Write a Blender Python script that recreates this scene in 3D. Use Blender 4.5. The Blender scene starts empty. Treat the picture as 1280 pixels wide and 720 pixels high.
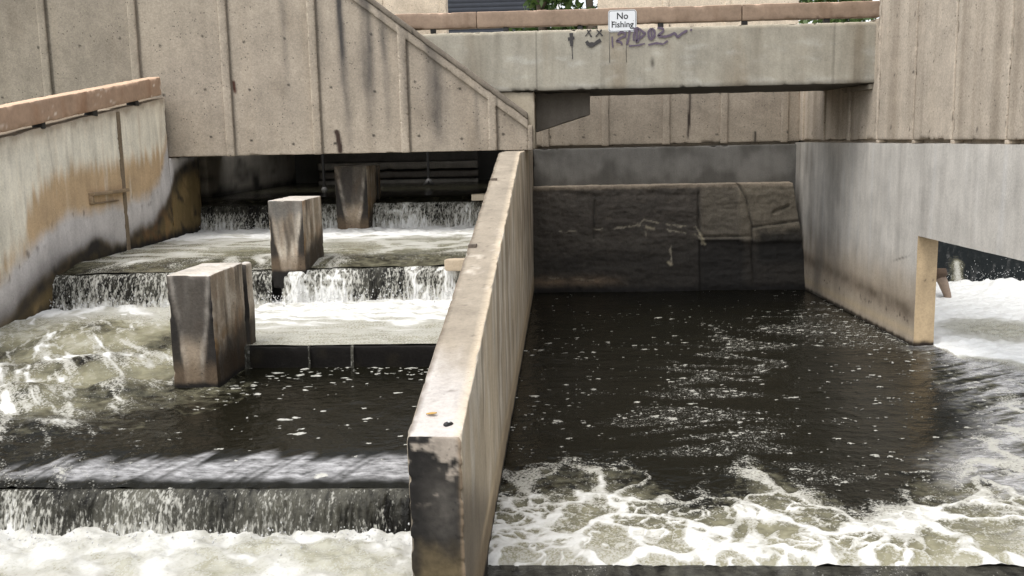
import bpy, bmesh, math
import numpy as np
from mathutils import Vector, Matrix
S = bpy.context.scene
COL = S.collection
RAD = math.radians

# ------------------------------------------------------------------ noise
_r = np.random.RandomState(7)
PERM = _r.permutation(4096).astype(np.int64)
RND = _r.rand(4096)

def h2(ix, iy, s=0):
    return PERM[(PERM[(ix + s * 131) & 4095] + iy) & 4095]

def pn(x, y, s=0):
    x = np.asarray(x, float); y = np.asarray(y, float)
    xi = np.floor(x).astype(np.int64); yi = np.floor(y).astype(np.int64)
    fx = x - xi; fy = y - yi
    u = fx * fx * fx * (fx * (fx * 6 - 15) + 10); v = fy * fy * fy * (fy * (fy * 6 - 15) + 10)
    def g(ix, iy, dx, dy):
        a = h2(ix, iy, s) * (2 * math.pi / 4096)
        return np.cos(a) * dx + np.sin(a) * dy
    a = g(xi, yi, fx, fy); b = g(xi + 1, yi, fx - 1, fy)
    c = g(xi, yi + 1, fx, fy - 1); d = g(xi + 1, yi + 1, fx - 1, fy - 1)
    return ((a + (b - a) * u) + ((c + (d - c) * u) - (a + (b - a) * u)) * v) * 1.4

def fbm(x, y, o=4, s=0, g=.5):
    t = 0; a = 1; n = 0
    for k in range(o):
        t = t + a * pn(x * 2 ** k, y * 2 ** k, s + k * 7); n += a; a *= g
    return t / n

def ridge(x, y, o=3, s=0):
    t = 0; a = 1; n = 0
    for k in range(o):
        t = t + a * (1 - np.abs(pn(x * 2 ** k, y * 2 ** k, s + k * 5)) * 2); n += a; a *= .55
    return t / n

def worley(x, y, s=0):
    xi = np.floor(x).astype(np.int64); yi = np.floor(y).astype(np.int64)
    f1 = np.full(x.shape, 9.); f2 = np.full(x.shape, 9.); cid = np.zeros(x.shape)
    for dx in (-1, 0, 1):
        for dy in (-1, 0, 1):
            h = h2(xi + dx, yi + dy, s); k = h2(yi + dy, xi + dx, s + 3)
            px = xi + dx + RND[h]; py = yi + dy + RND[k]
            d = np.hypot(px - x, py - y)
            near = d < f1
            f2 = np.where(near, f1, np.minimum(f2, d))
            cid = np.where(near, RND[(h * 7 + k) & 4095], cid)
            f1 = np.where(near, d, f1)
    return f1, f2, cid

def ss(a, b, x):
    t = np.clip((x - a) / (b - a), 0, 1)
    return t * t * (3 - 2 * t)

def n3(P, f, s=0):
    return (pn(P[:, 0] * f + P[:, 2] * f * .37, P[:, 1] * f + 5, s) + pn(P[:, 1] * f * .41 + 9, P[:, 2] * f + P[:, 0] * f * .53, s + 1)) * .7

def lin(r, g, b):
    f = lambda c: ((c / 255 + .055) / 1.055) ** 2.4 if c > 10 else c / 255 / 12.92
    return np.array([f(r), f(g), f(b)])

def mix(a, b, t):
    return a + (b - a) * np.asarray(t)[:, None]

# ------------------------------------------------------------------ objects
def link(o, parent=None):
    COL.objects.link(o)
    if parent: o.parent = parent
    return o

def thing(name, label, cat, loc=(0, 0, 0), group=None):
    o = bpy.data.objects.new(name, None); o.empty_display_size = .1
    o.location = loc; COL.objects.link(o)
    o['label'] = label; o['category'] = cat
    if group: o['group'] = group
    return o

def tag(o, label=None, cat=None, group=None, kind=None):
    if label: o['label'] = label
    if cat: o['category'] = cat
    if group: o['group'] = group
    if kind: o['kind'] = kind
    return o

def mesh(name, V, F, mat, parent=None, attrs=None, col=None, smooth=True):
    V = np.asarray(V, float).copy()
    if parent is not None:
        q = parent; off = np.zeros(3)
        while q is not None:
            off = off + np.array(q.location); q = q.parent
        V = V - off
    me = bpy.data.meshes.new(name)
    F = np.asarray(F, np.int32)
    me.vertices.add(len(V)); me.vertices.foreach_set('co', V.ravel())
    me.loops.add(F.size); me.loops.foreach_set('vertex_index', F.ravel())
    me.polygons.add(len(F))
    me.polygons.foreach_set('loop_start', np.arange(0, F.size, F.shape[1], dtype=np.int32))
    me.polygons.foreach_set('loop_total', np.full(len(F), F.shape[1], dtype=np.int32))
    me.update(calc_edges=True)
    if smooth: me.polygons.foreach_set('use_smooth', np.ones(len(F), bool))
    for k, v in (attrs or {}).items():
        a = me.attributes.new(k, 'FLOAT', 'POINT'); a.data.foreach_set('value', np.asarray(v, np.float32))
    if col is not None:
        a = me.attributes.new('Col', 'FLOAT_COLOR', 'POINT')
        a.data.foreach_set('color', np.concatenate([np.clip(col, .004, .9), np.ones((len(col), 1))], 1).astype(np.float32).ravel())
    me.materials.append(mat)
    o = bpy.data.objects.new(name, me)
    return link(o, parent)

def quads(nu, nv, off=0, flip=False):
    i = np.arange(nu * nv).reshape(nu, nv) + off
    q = [i[:-1, :-1], i[1:, :-1], i[1:, 1:], i[:-1, 1:]]
    if flip: q = q[::-1]
    return np.stack([a.ravel() for a in q], 1)

class Builder:
    """collects rounded, finely subdivided boxes whose points carry a painted surface colour"""
    def __init__(s): s.V = []; s.N = []; s.F = []; s.n = 0
    def grid(s, P, nu, nv, N, flip=False):
        s.V.append(P); s.N.append(np.broadcast_to(np.array(N, float), P.shape)); s.F.append(quads(nu, nv, s.n, flip)); s.n += len(P)
    def box(s, lo, hi, res=.05, r=.012, warp=None, skip='', coarse=.4, fine=None, chip=.014):
        lo = np.array(lo, float); hi = np.array(hi, float)
        r = min(r, *(abs(hi - lo) * .45))
        def axis(k, rs):
            a, b = lo[k], hi[k]
            n = max(1, int(round((b - a - 2 * r) / rs)))
            return np.concatenate([[a, a + .3 * r], np.linspace(a + r, b - r, n + 1), [b - .3 * r, b]])
        for ax in range(3):
            for sg in (-1, 1):
                code = 'xyz'[ax] + ('-' if sg < 0 else '+')
                if code in skip: continue
                rs = res if (fine is None or code in fine) else coarse
                u, v = (ax + 1) % 3, (ax + 2) % 3
                A, B = axis(u, rs), axis(v, rs)
                gu, gv = np.meshgrid(A, B, indexing='ij')
                P = np.zeros((gu.size, 3)); P[:, u] = gu.ravel(); P[:, v] = gv.ravel(); P[:, ax] = hi[ax] if sg > 0 else lo[ax]
                c = np.clip(P, lo + r, hi - r); d = P - c; L = np.linalg.norm(d, axis=1, keepdims=True)
                P = c + d / np.maximum(L, 1e-9) * r
                if chip:
                    dd = np.sort(np.minimum(np.abs(P - lo), np.abs(P - hi)), axis=1)[:, 1]
                    q = chip * ss(.12, .55, n3(P, 7., 61) + .5 * n3(P, 19., 63)) * (1 - ss(0, .05, dd))
                    P = P + (np.clip(P, lo + np.minimum(.06, (hi - lo) * .45), hi - np.minimum(.06, (hi - lo) * .45)) - P) * np.clip(q / .06, 0, .8)[:, None]
                if warp: P = warp(P)
                N = [0, 0, 0]; N[ax] = sg
                s.grid(P, len(A), len(B), N, flip=(sg < 0))
        return s
    def make(s, name, mat, parent=None, paint=None, jit=0., jf=6.):
        V = np.concatenate(s.V); N = np.concatenate(s.N); F = np.concatenate(s.F)
        col = paint(V, N) if paint else np.tile(CONC, (len(V), 1))
        if jit:
            V = V + jit * np.stack([n3(V, jf, 11), n3(V, jf, 23), n3(V, jf, 37)], 1)
        return mesh(name, V, F, mat, parent, col=col)

# ------------------------------------------------------------------ materials
def newmat(name):
    m = bpy.data.materials.new(name); m.use_nodes = True
    nt = m.node_tree; nt.nodes.clear()
    o = nt.nodes.new('ShaderNodeOutputMaterial'); b = nt.nodes.new('ShaderNodeBsdfPrincipled')
    nt.links.new(b.outputs[0], o.inputs[0])
    return m, nt, b

def N(nt, t, **k):
    n = nt.nodes.new(t)
    for a, v in k.items():
        if a.startswith('i_'):
            n.inputs[a[2:].replace('_', ' ')].default_value = v
        else: setattr(n, a, v)
    return n

def pos(nt, scale):
    g = N(nt, 'ShaderNodeNewGeometry'); m = N(nt, 'ShaderNodeVectorMath', operation='MULTIPLY')
    nt.links.new(g.outputs['Position'], m.inputs[0]); m.inputs[1].default_value = scale
    return m.outputs[0]

def noise(nt, scale, detail=4, rough=.55):
    n = N(nt, 'ShaderNodeTexNoise', i_Scale=1.0, i_Detail=detail, i_Roughness=rough)
    nt.links.new(pos(nt, scale), n.inputs['Vector'])
    return n.outputs[0]

def math_(nt, op, a, b=0., c=0., clamp=False):
    m = N(nt, 'ShaderNodeMath', operation=op, use_clamp=clamp)
    for i, v in enumerate((a, b, c)):
        if isinstance(v, (int, float)): m.inputs[i].default_value = v
        else: nt.links.new(v, m.inputs[i])
    return m.outputs[0]

def maprange(nt, v, a, b, c, d, smooth=False):
    m = N(nt, 'ShaderNodeMapRange', interpolation_type='SMOOTHSTEP' if smooth else 'LINEAR')
    nt.links.new(v, m.inputs['Value'])
    for k, x in zip(('From Min', 'From Max', 'To Min', 'To Max'), (a, b, c, d)): m.inputs[k].default_value = x
    return m.outputs[0]

def mixc(nt, fac, a, b, mode='MIX'):
    m = N(nt, 'ShaderNodeMix', data_type='RGBA', blend_type=mode)
    for s, v in ((0, fac), (6, a), (7, b)):
        if hasattr(v, 'node'): nt.links.new(v, m.inputs[s])
        else: m.inputs[s].default_value = v if s == 0 else (*v, 1)
    return m.outputs[2]

def concrete(name, fine=70, amt=.35, pits=.5, bump=.3, rough=.9, streak=.12, speck=0., ps=26):
    m, nt, b = newmat(name)
    a = N(nt, 'ShaderNodeAttribute', attribute_name='Col')
    n1 = noise(nt, (fine,) * 3, 6, .7)
    n2 = noise(nt, (7, 7, 1.1), 5, .6)
    n3_ = noise(nt, (2.3, 2.3, 2.3), 5, .6)
    k = math_(nt, 'ADD', maprange(nt, n1, .3, .7, 1 - amt, 1 + amt), maprange(nt, n2, .3, .7, -streak, streak))
    k = math_(nt, 'ADD', k, maprange(nt, n3_, .3, .7, -.13, .13))
    v = N(nt, 'ShaderNodeTexVoronoi', i_Scale=1.0); nt.links.new(pos(nt, (ps,) * 3), v.inputs['Vector'])
    pit = maprange(nt, v.outputs['Distance'], .10, .24, 1, 0, True)
    sel = math_(nt, 'GREATER_THAN', noise(nt, (5.3,) * 3, 2), .56)
    pit = math_(nt, 'MULTIPLY', math_(nt, 'MULTIPLY', pit, sel), pits)
    k = math_(nt, 'MULTIPLY', k, math_(nt, 'SUBTRACT', 1.0, pit))
    if speck:
        v2 = N(nt, 'ShaderNodeTexVoronoi', i_Scale=1.0); nt.links.new(pos(nt, (48,) * 3), v2.inputs['Vector'])
        s2 = N(nt, 'ShaderNodeSeparateColor'); nt.links.new(v2.outputs['Color'], s2.inputs[0])
        k = math_(nt, 'MULTIPLY', k, maprange(nt, s2.outputs[0], 0, 1, 1 - speck, 1 + speck))
    c = mixc(nt, 1.0, a.outputs['Color'], (1, 1, 1), 'MULTIPLY')
    vm = N(nt, 'ShaderNodeVectorMath', operation='SCALE')
    nt.links.new(c, vm.inputs[0]); nt.links.new(k, vm.inputs['Scale'])
    nt.links.new(vm.outputs[0], b.inputs['Base Color'])
    b.inputs['Roughness'].default_value = rough
    b.inputs['Specular IOR Level'].default_value = .3 if rough > .6 else .1
    bp = N(nt, 'ShaderNodeBump', i_Strength=bump, i_Distance=.012)
    nt.links.new(math_(nt, 'SUBTRACT', math_(nt, 'ADD', n1, math_(nt, 'MULTIPLY', n3_, .8)), pit), bp.inputs['Height'])
    nt.links.new(bp.outputs[0], b.inputs['Normal'])
    return m

def simple(name, c, rough=.6, var=.15, sc=20, metal=0., bump=.1):
    m, nt, b = newmat(name)
    n = noise(nt, (sc,) * 3, 5, .6)
    col = mixc(nt, n, tuple(np.array(c) * (1 - var)), tuple(np.array(c) * (1 + var)))
    nt.links.new(col, b.inputs['Base Color'])
    b.inputs['Roughness'].default_value = rough; b.inputs['Metallic'].default_value = metal
    bp = N(nt, 'ShaderNodeBump', i_Strength=bump, i_Distance=.01); nt.links.new(n, bp.inputs['Height']); nt.links.new(bp.outputs[0], b.inputs['Normal'])
    return m

def water(name, dark=(.0068, .0064, .0036), aerc=(.23, .217, .145), foamc=(.43, .42, .375), fine=34., soft=.55, ripple=.24, ramp=(.30, .86), cream=(.40, .39, .325), stretch=(1, 1, 1), rs=9., rough=.04):
    m, nt, b = newmat(name)
    f = N(nt, 'ShaderNodeAttribute', attribute_name='foam').outputs['Fac']
    ae = N(nt, 'ShaderNodeAttribute', attribute_name='aer').outputs['Fac']
    n1 = noise(nt, tuple(fine * s for s in stretch), 6, .68)
    v = N(nt, 'ShaderNodeTexVoronoi', i_Scale=1.0, feature='SMOOTH_F1'); nt.links.new(pos(nt, tuple(fine * 1.6 * s for s in stretch)), v.inputs['Vector'])
    d = math_(nt, 'ADD', maprange(nt, n1, .25, .75, -.5, .5), maprange(nt, v.outputs['Distance'], .1, .8, .22, -.22))
    ff = math_(nt, 'ADD', f, math_(nt, 'MULTIPLY', d, soft))
    ff = maprange(nt, ff, ramp[0], ramp[1], 0, 1, True)
    an = maprange(nt, noise(nt, tuple(9 * s for s in stretch), 4), .25, .75, -.2, .2)
    aa = math_(nt, 'MULTIPLY', math_(nt, 'ADD', ae, an), math_(nt, 'GREATER_THAN', ae, .01), clamp=True)
    base = mixc(nt, maprange(nt, aa, 0, .62, 0, 1), dark, aerc)
    base = mixc(nt, maprange(nt, aa, .60, 1.0, 0, .85, True), base, cream)
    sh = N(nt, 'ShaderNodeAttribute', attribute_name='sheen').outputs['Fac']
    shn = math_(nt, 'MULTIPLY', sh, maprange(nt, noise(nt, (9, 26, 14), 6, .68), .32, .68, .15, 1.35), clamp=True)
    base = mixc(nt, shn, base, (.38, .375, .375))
    fc = mixc(nt, maprange(nt, f, .75, 1.12, 0, 1, True), foamc, (.74, .74, .72))
    fc = mixc(nt, maprange(nt, n1, .25, .75, .22, 0), fc, (.28, .27, .21))
    c = mixc(nt, ff, base, fc)
    nt.links.new(c, b.inputs['Base Color'])
    nt.links.new(math_(nt, 'ADD', maprange(nt, ff, 0, 1, rough, .7), math_(nt, 'MULTIPLY', shn, .25), clamp=True), b.inputs['Roughness'])
    b.inputs['IOR'].default_value = 1.33; b.inputs['Specular IOR Level'].default_value = .22
    r1 = noise(nt, (rs, rs * 1.5, rs), 4, .6); r2 = noise(nt, (rs * 4.5,) * 3, 3, .6)
    h = math_(nt, 'ADD', math_(nt, 'ADD', r1, math_(nt, 'MULTIPLY', r2, .22)), math_(nt, 'MULTIPLY', ff, .7))
    bp = N(nt, 'ShaderNodeBump', i_Strength=ripple, i_Distance=.05); nt.links.new(h, bp.inputs['Height'])
    nt.links.new(bp.outputs[0], b.inputs['Normal'])
    return m

CONC = lin(168, 156, 138) * 1.0
M_AGG = concrete('aggregate_concrete', fine=48, amt=.12, pits=.65, bump=.28, streak=.07, speck=.12, ps=18)
M_CAST = concrete('cast_concrete', fine=38, amt=.13, pits=.25, bump=.25, streak=.10)
M_OLD = concrete('old_concrete', fine=34, amt=.24, pits=.5, bump=.55, streak=.12, rough=.75)
M_WETC = concrete('wet_concrete', fine=40, amt=.3, pits=.2, bump=.4, rough=.5)
M_PAINT = concrete('rail_paint', fine=18, amt=.12, pits=.1, bump=.1, rough=.55, streak=.05)
M_WATER = water('river_water', soft=.88, fine=46., ramp=(.34, .84))
M_FALL = water('falling_water', dark=(.010, .0095, .008), aerc=(.13, .125, .10), cream=(.22, .215, .19), fine=46., soft=1.05, ripple=.6, ramp=(.40, .84), stretch=(1.3, .6, .42), rs=16., rough=.08)
M_BLACK = simple('black_steel', (.012, .011, .010), .6)
M_DARK = simple('dark_gap', (.03, .028, .025), .9)

# ------------------------------------------------------------------ paint functions
TAN = lin(163, 152, 137); GREY = lin(158, 155, 148); LGREY = lin(186, 184, 178)
def tie_holes(u, v, du, dv, col, r=.028, u0=0., v0=0.):
    a = (u - u0) / du; b = (v - v0) / dv
    ia, ib = np.floor(a), np.floor(b)
    j = RND[h2(ia.astype(np.int64), ib.astype(np.int64), 3)]
    d = np.hypot((a - ia - .5 + (j - .5) * .12) * du, (b - ib - .5 + (RND[(j * 4095).astype(np.int64)] - .5) * .2) * dv)
    return mix(col, col * .22, (1 - ss(r * .55, r, d)) * (j > .12))

def vstreak(u, v, f=5., s=0, lo=.1, hi=.5, vs=.25):
    return ss(lo, hi, fbm(u * f, v * vs, 4, s))

# ------------------------------------------------------------------ 1 stair parapet wall (ribbed, overhanging)
ZB = 2.755
def ztop(x): return np.clip(3.215 + .757 * (-.47 - x), 3.2, 7.8)
def warp_diag(z0, zmax, off=0.):
    def w(P):
        P = P.copy(); t = (P[:, 2] - z0) / (zmax - z0)
        P[:, 2] = z0 + t * (ztop(P[:, 0]) - off - z0); return P
    return w
def paint_ribbed(seed, base, stains=(), u='x', lower=None, bays=None):
    def f(P, Nn):
        U = P[:, 0] if u == 'x' else P[:, 1]; Z = P[:, 2]
        c = np.tile(base, (len(P), 1))
        c = c * (1 + .16 * fbm(U * .9, Z * .9, 4, seed))[:, None]
        c = mix(c, c * np.array([.80, .79, .77]), vstreak(U, Z, 3., seed + 2, .05, .6, .12) * .6)
        c = mix(c, c * np.array([1.12, 1.1, 1.06]), vstreak(U, Z, 4., seed + 9, .1, .7, .2) * .5)
        if bays is not None:
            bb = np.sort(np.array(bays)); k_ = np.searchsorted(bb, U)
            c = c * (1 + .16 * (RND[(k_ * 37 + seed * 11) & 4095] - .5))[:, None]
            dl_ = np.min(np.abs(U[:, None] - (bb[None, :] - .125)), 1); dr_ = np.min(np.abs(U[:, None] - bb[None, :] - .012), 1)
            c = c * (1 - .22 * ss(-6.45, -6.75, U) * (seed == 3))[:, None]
            c = mix(c, c * 1.35, .8 * (1 - ss(.008, .026, dl_)) * ss(-.5, .1, fbm(U, Z * 4, 3, 72)))  # bevel highlight on each rib's left edge, put into the colour
            c = mix(c, c * .4, .8 * (1 - ss(.006, .024, dr_)))  # shade line beside each rib's right edge, painted as darker colour
        c = mix(c, c * np.array([.70, .68, .66]), .7 * ss(.18, .5, fbm(U * .8, Z * .5, 4, seed + 31)))
        c = tie_holes(U, Z, .66, .78, c, u0=.1, v0=.25)
        for (x0, z0, x1, z1, w, k, tint) in stains:
            t = np.clip((z0 - Z) / (z0 - z1), -.4, 1.4)
            xc = x0 + (x1 - x0) * t + .03 * fbm(U * 0 + x0, Z * 2., 3, seed + 5)
            ww = w * (1 + .5 * fbm(U * 0 + x1 * 7, Z * 1.5, 3, seed + 6))
            a = np.exp(-((U - xc) / ww) ** 2) * ss(-.12, .05, t) * (1 - ss(.75, 1.15, t)) * min(k * 1.35, 3) * np.clip(.8 + .7 * fbm(U * 7, Z * 1.2, 3, seed + 8), 0, 1.2)
            c = mix(c, np.array(tint), np.clip(a, 0, .95))
        if lower: c = lower(P, c)
        return c
    return f
D = (.045, .042, .042)
stains = [(-3.41, 7.5, -3.30, 3.1, .06, .85, D), (-2.98, 7., -2.93, 3.2, .10, .7, D), (-2.72, 6., -2.66, 3.2, .06, .5, D), (-1.98, 4.6, -1.86, 2.85, .13, .62, D),
          (-3.7, 7., -3.66, 4., .05, .35, D), (-2.4, 5., -2.36, 3.2, .05, .3, D), (-1.3, 3.7, -1.27, 2.9, .04, .3, D), (-4.3, 7, -4.2, 3.4, .05, .25, D)]
rust = [(-3.47, 3.10, -3.44, 2.76, .035, 3., (.022, .009, .006)), (-5.06, 3.9, -5.06, 3.72, .02, 1.6, (.06, .02, .012))]
sw = thing('stair_wall', 'huge tan ribbed concrete wall with a diagonal sloping top, hanging over the fish ladder falls', 'concrete wall', (-6, 15, ZB))
b = Builder()
b.box((-14, 15.0, ZB), (-.50, 15.35, 7.8), res=.022, r=.015, warp=warp_diag(ZB, 7.8, .02), fine=('y-', 'x+'), coarse=.3)
RIBX = [-.98, -2.34, -3.72, -5.10, -6.52, -7.95, -9.3, -10.7, -12.1]
for i, x in enumerate(RIBX):
    b.box((x - .135, 14.94, ZB - .012), (x + .0, 15.01, 7.8), res=.03, r=.03, warp=warp_diag(ZB, 7.8, .05), skip='y+')
# inset border under the sloping top and at the bottom
def warp_band(P):
    P = P.copy(); P[:, 2] = ztop(P[:, 0]) - .17 + (P[:, 2]); return P
b.box((-8, 14.952, 0), (-.50, 15.01, .15), res=.03, r=.018, warp=warp_band, skip='y+')
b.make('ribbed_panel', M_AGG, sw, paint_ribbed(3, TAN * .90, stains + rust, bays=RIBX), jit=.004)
b = Builder()
def warp_cap(P):
    P = P.copy(); P[:, 2] = ztop(P[:, 0]) + P[:, 2] - .02; return P
b.box((-8, 14.93, 0), (-.50, 15.42, .10), res=.03, r=.02, warp=warp_cap)
b.make('coping', M_AGG, sw, paint_ribbed(5, TAN * .48, ()), jit=.004)
b = Builder().box((-.505, 14.955, ZB - .01), (-.43, 15.40, 3.135), res=.03, r=.015)
b.make('end_cap', M_AGG, sw, paint_ribbed(6, TAN * .84, ()), jit=.003)
b = Builder().box((-14, 15.352, ZB + .03), (-.60, 18.2, ZB + .35), res=.3, r=.02)
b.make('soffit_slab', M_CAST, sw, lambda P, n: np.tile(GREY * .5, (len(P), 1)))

# ------------------------------------------------------------------ 2 left channel wall
YW = np.array([3, 9.0, 10.0, 10.9, 11.35, 11.6, 12.4, 13, 14, 17, 24]); ZWL = np.array([.76, .76, .79, .92, 1.02, 1.30, 1.38, 1.40, 1.42, 1.45, 1.9])
def lw_top(y): return 3.673 + .137 * (y - 14.915)
def paint_left(P, Nn):
    Y, Z = P[:, 1], P[:, 2]
    wob = .10 * fbm(Y * 1.6, Z * 1.6, 4, 2); drip = .30 * np.abs(fbm(Y * 4.5, Z * .35, 4, 4)) + .16 * fbm(Y * 9, Z * .4, 3, 5)
    A = np.interp(Y, [4, 8, 9.4, 10.12, 10.99, 11.59, 12.42, 13.12, 14.07, 14.5, 14.85, 15.3, 17], [.9, 1.1, 1.4, 1.55, 1.86, 2.1, 2.11, 2.14, 2.22, 2.4, 2.9, 3.6, 4]) + wob
    Bc = np.interp(Y, [4, 9, 10, 10.7, 11.27, 11.8, 12.35, 12.79, 13.16, 13.71, 14.28, 14.71, 15.1, 15.6, 16.3, 17], [.8, .9, 1.02, 1.32, 1.50, 1.64, 1.74, 1.62, 1.60, 1.78, 1.85, 2.1, 2.5, 2.68, 2.72, 2.66]) + wob * .8
    Cc = np.interp(Y, [4, 9.4, 10.14, 10.67, 10.84, 11.33, 12.13, 13.01, 13.65, 14.0, 14.79, 15.1, 17], [1.1, 1.5, 1.75, 2.02, 2.42, 2.68, 2.80, 2.82, 2.86, 2.85, 2.98, 3.6, 4]) + drip * .9 - .12
    WL = np.interp(Y, YW, ZWL)
    pale = lin(230, 224, 208); ochre = lin(188, 160, 124); grey = lin(196, 192, 190); black = lin(44, 41, 38); olive = lin(108, 92, 60); brown = lin(132, 116, 98)
    c = np.tile(pale, (len(P), 1)) * (1 + .22 * fbm(Y * 7, Z * .8, 4, 12))[:, None]
    c = mix(c, lin(150, 140, 128), .5 * ss(.1, .5, fbm(Y * 9, Z * .6, 4, 14)))
    c = mix(c, ochre, .30 * ss(.05, .6, fbm(Y * 5, Z * .7, 4, 13)))
    # brown bleed from the top edge
    T = lw_top(Y) - Z
    c = mix(c, brown, .85 * (1 - ss(.02, .12, T + .09 * fbm(Y * 5, Z * .5, 3, 19))))
    c = mix(c, lin(190, 178, 160), .5 * (1 - ss(.1, .34, T + drip * .5)))
    # ochre belt between the white top and the grey band
    oc = ochre * (1 + .12 * fbm(Y * 2, Z * 2, 4, 15))[:, None]
    c = mix(c, oc, .97 * (1 - ss(-.16, .12, Z - Cc + .08 * fbm(Y * 12, Z * .8, 3, 36))) * np.clip(.95 - .75 * ss(.1, .55, fbm(Y * 4.2, Z * .5, 4, 31)), .3, 1))
    # left end: long pale runs through the belt
    c = mix(c, pale, .75 * (1 - ss(9.9, 11.2, Y + .5 * fbm(Y * 2, Z * .8, 3, 33))) * ss(-.05, .3, fbm(Y * 7, Z * .8, 4, 35) + .12))
    # grey scoured band
    g = grey * (1 + .16 * fbm(Y * 5, Z * 3, 4, 17))[:, None]
    c = mix(c, g, 1 - ss(-.12, .12, Z - A + .06 * fbm(Y * 6, Z * 5, 3, 18)))
    c = mix(c, lin(112, 106, 102), .75 * (1 - ss(10.6, 12.2, Y)) * (1 - ss(-.55, -.05, Z - A + .10 * fbm(Y * 4, Z * 3, 4, 20))))
    spots = ss(.25, .45, fbm(Y * 9, Z * 6, 3, 41)) * np.exp(-((Z - A + .04) / .13) ** 2)
    c = mix(c, lin(88, 76, 68), .6 * spots)
    # black tide mark and olive weed above the water
    d = Bc - Z
    hump = .72 + .28 * np.clip(np.exp(-((Y - 12.15) / .75) ** 2) + ss(14.9, 15.6, Y) + .35 * np.exp(-((Y - 10.6) / .6) ** 2), 0, 1)
    ol = mix(np.tile(olive, (len(P), 1)), lin(132, 112, 76), ss(0, .5, fbm(Y * 3.2, Z * 2.2, 4, 23)))
    ol = mix(ol, lin(146, 104, 62), .6 * np.exp(-((Y - 14.2) / .55) ** 2) * ss(.0, .3, fbm(Y * 5, Z * 5, 3, 27) + .15))
    ol = mix(ol, black * .8, ss(.05, .5, fbm(Y * 4 + Z * 2, Z * 3, 4, 25)) * .85)
    c = mix(c, ol, ss(-.06, .10, d + .05 * fbm(Y * 7, Z * 4, 3, 29)))
    c = mix(c, black, np.clip(hump * 1.1 * np.exp(-((d - .10) / .15) ** 2) * (.85 + .5 * fbm(Y * 4, Z * 4, 3, 21)), 0, 1))
    # far under the overhang: dark edge round the weed
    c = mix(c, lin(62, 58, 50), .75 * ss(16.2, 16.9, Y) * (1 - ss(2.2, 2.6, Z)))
    c = mix(c, black * .45, 1 - ss(.05, .22, Z - WL + .07 * fbm(Y * 8, Z * 3, 3, 43)))
    k = Nn[:, 2] > .5
    c[k] = lin(128, 116, 100)
    return c
wl = thing('channel_wall', 'sloping left channel wall streaked white, ochre and black above the rapids', 'concrete wall', (-6.3, 10, 0))
def warp_left(P):
    P = P.copy(); t = (P[:, 2] + .6) / (3.7 + .6); P[:, 2] = -.6 + t * (np.minimum(lw_top(P[:, 1]), np.where(P[:, 1] > 14.93, 2.752, 9)) + .6); return P
b = Builder()
b.box((-6.5, 3.0, -.6), (-6.15, 13.26, 3.7), res=.022, r=.02, warp=warp_left, fine=('x+',), coarse=.2)
b.box((-6.5, 13.30, -.6), (-6.15, 14.935, 3.7), res=.022, r=.02, warp=warp_left, fine=('x+',), coarse=.2)
b.make('wall_face', M_CAST, wl, paint_left, jit=.010, jf=2.5)
b = Builder()
def warp_nose(P):
    P = P.copy(); P[:, 0] -= .55 * ss(16.0, 17.6, P[:, 1]) ** 1 * np.ones(len(P)); return P
b.box((-7.3, 14.94, -.6), (-6.15, 17.15, 2.75), res=.022, r=.03, warp=warp_nose, fine=('x+', 'y+'), coarse=.2)
b.make('wall_nose', M_CAST, wl, paint_left, jit=.010, jf=2.5)
b = Builder().box((-6.5, 13.235, -.6), (-6.135, 13.325, 3.66), res=.05, r=.01, warp=warp_left)
b.make('joint_filler', M_OLD, wl, lambda P, n: np.tile(lin(120, 106, 88), (len(P), 1)))
b = Builder()
b.box((-6.16, 12.26, 2.30), (-6.07, 13.30, 2.345), res=.03, r=.01)
b.box((-6.16, 12.26, 2.19), (-6.10, 12.31, 2.30), res=.03, r=.01)
b.box((-6.16, 12.31, 2.185), (-6.12, 13.05, 2.205), res=.03, r=.006)
b.make('gauge_ledge', M_OLD, wl, lambda P, n: np.tile(lin(140, 122, 98), (len(P), 1)) * (1 + .3 * n3(P, 6, 3))[:, None], jit=.004)
b = Builder().box((-6.9, 17.35, -.6), (-6.45, 24, 2.75), res=.1, r=.03)
b.make('inner_wall', M_CAST, wl, lambda P, n: mix(np.tile(lin(150, 142, 128), (len(P), 1)), lin(40, 36, 30), np.clip(ss(-.1, .5, fbm(P[:, 1] * .8, P[:, 2] * 2, 4, 3)) + 1 - ss(1.95, 2.2, P[:, 2]), 0, 1)))

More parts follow.
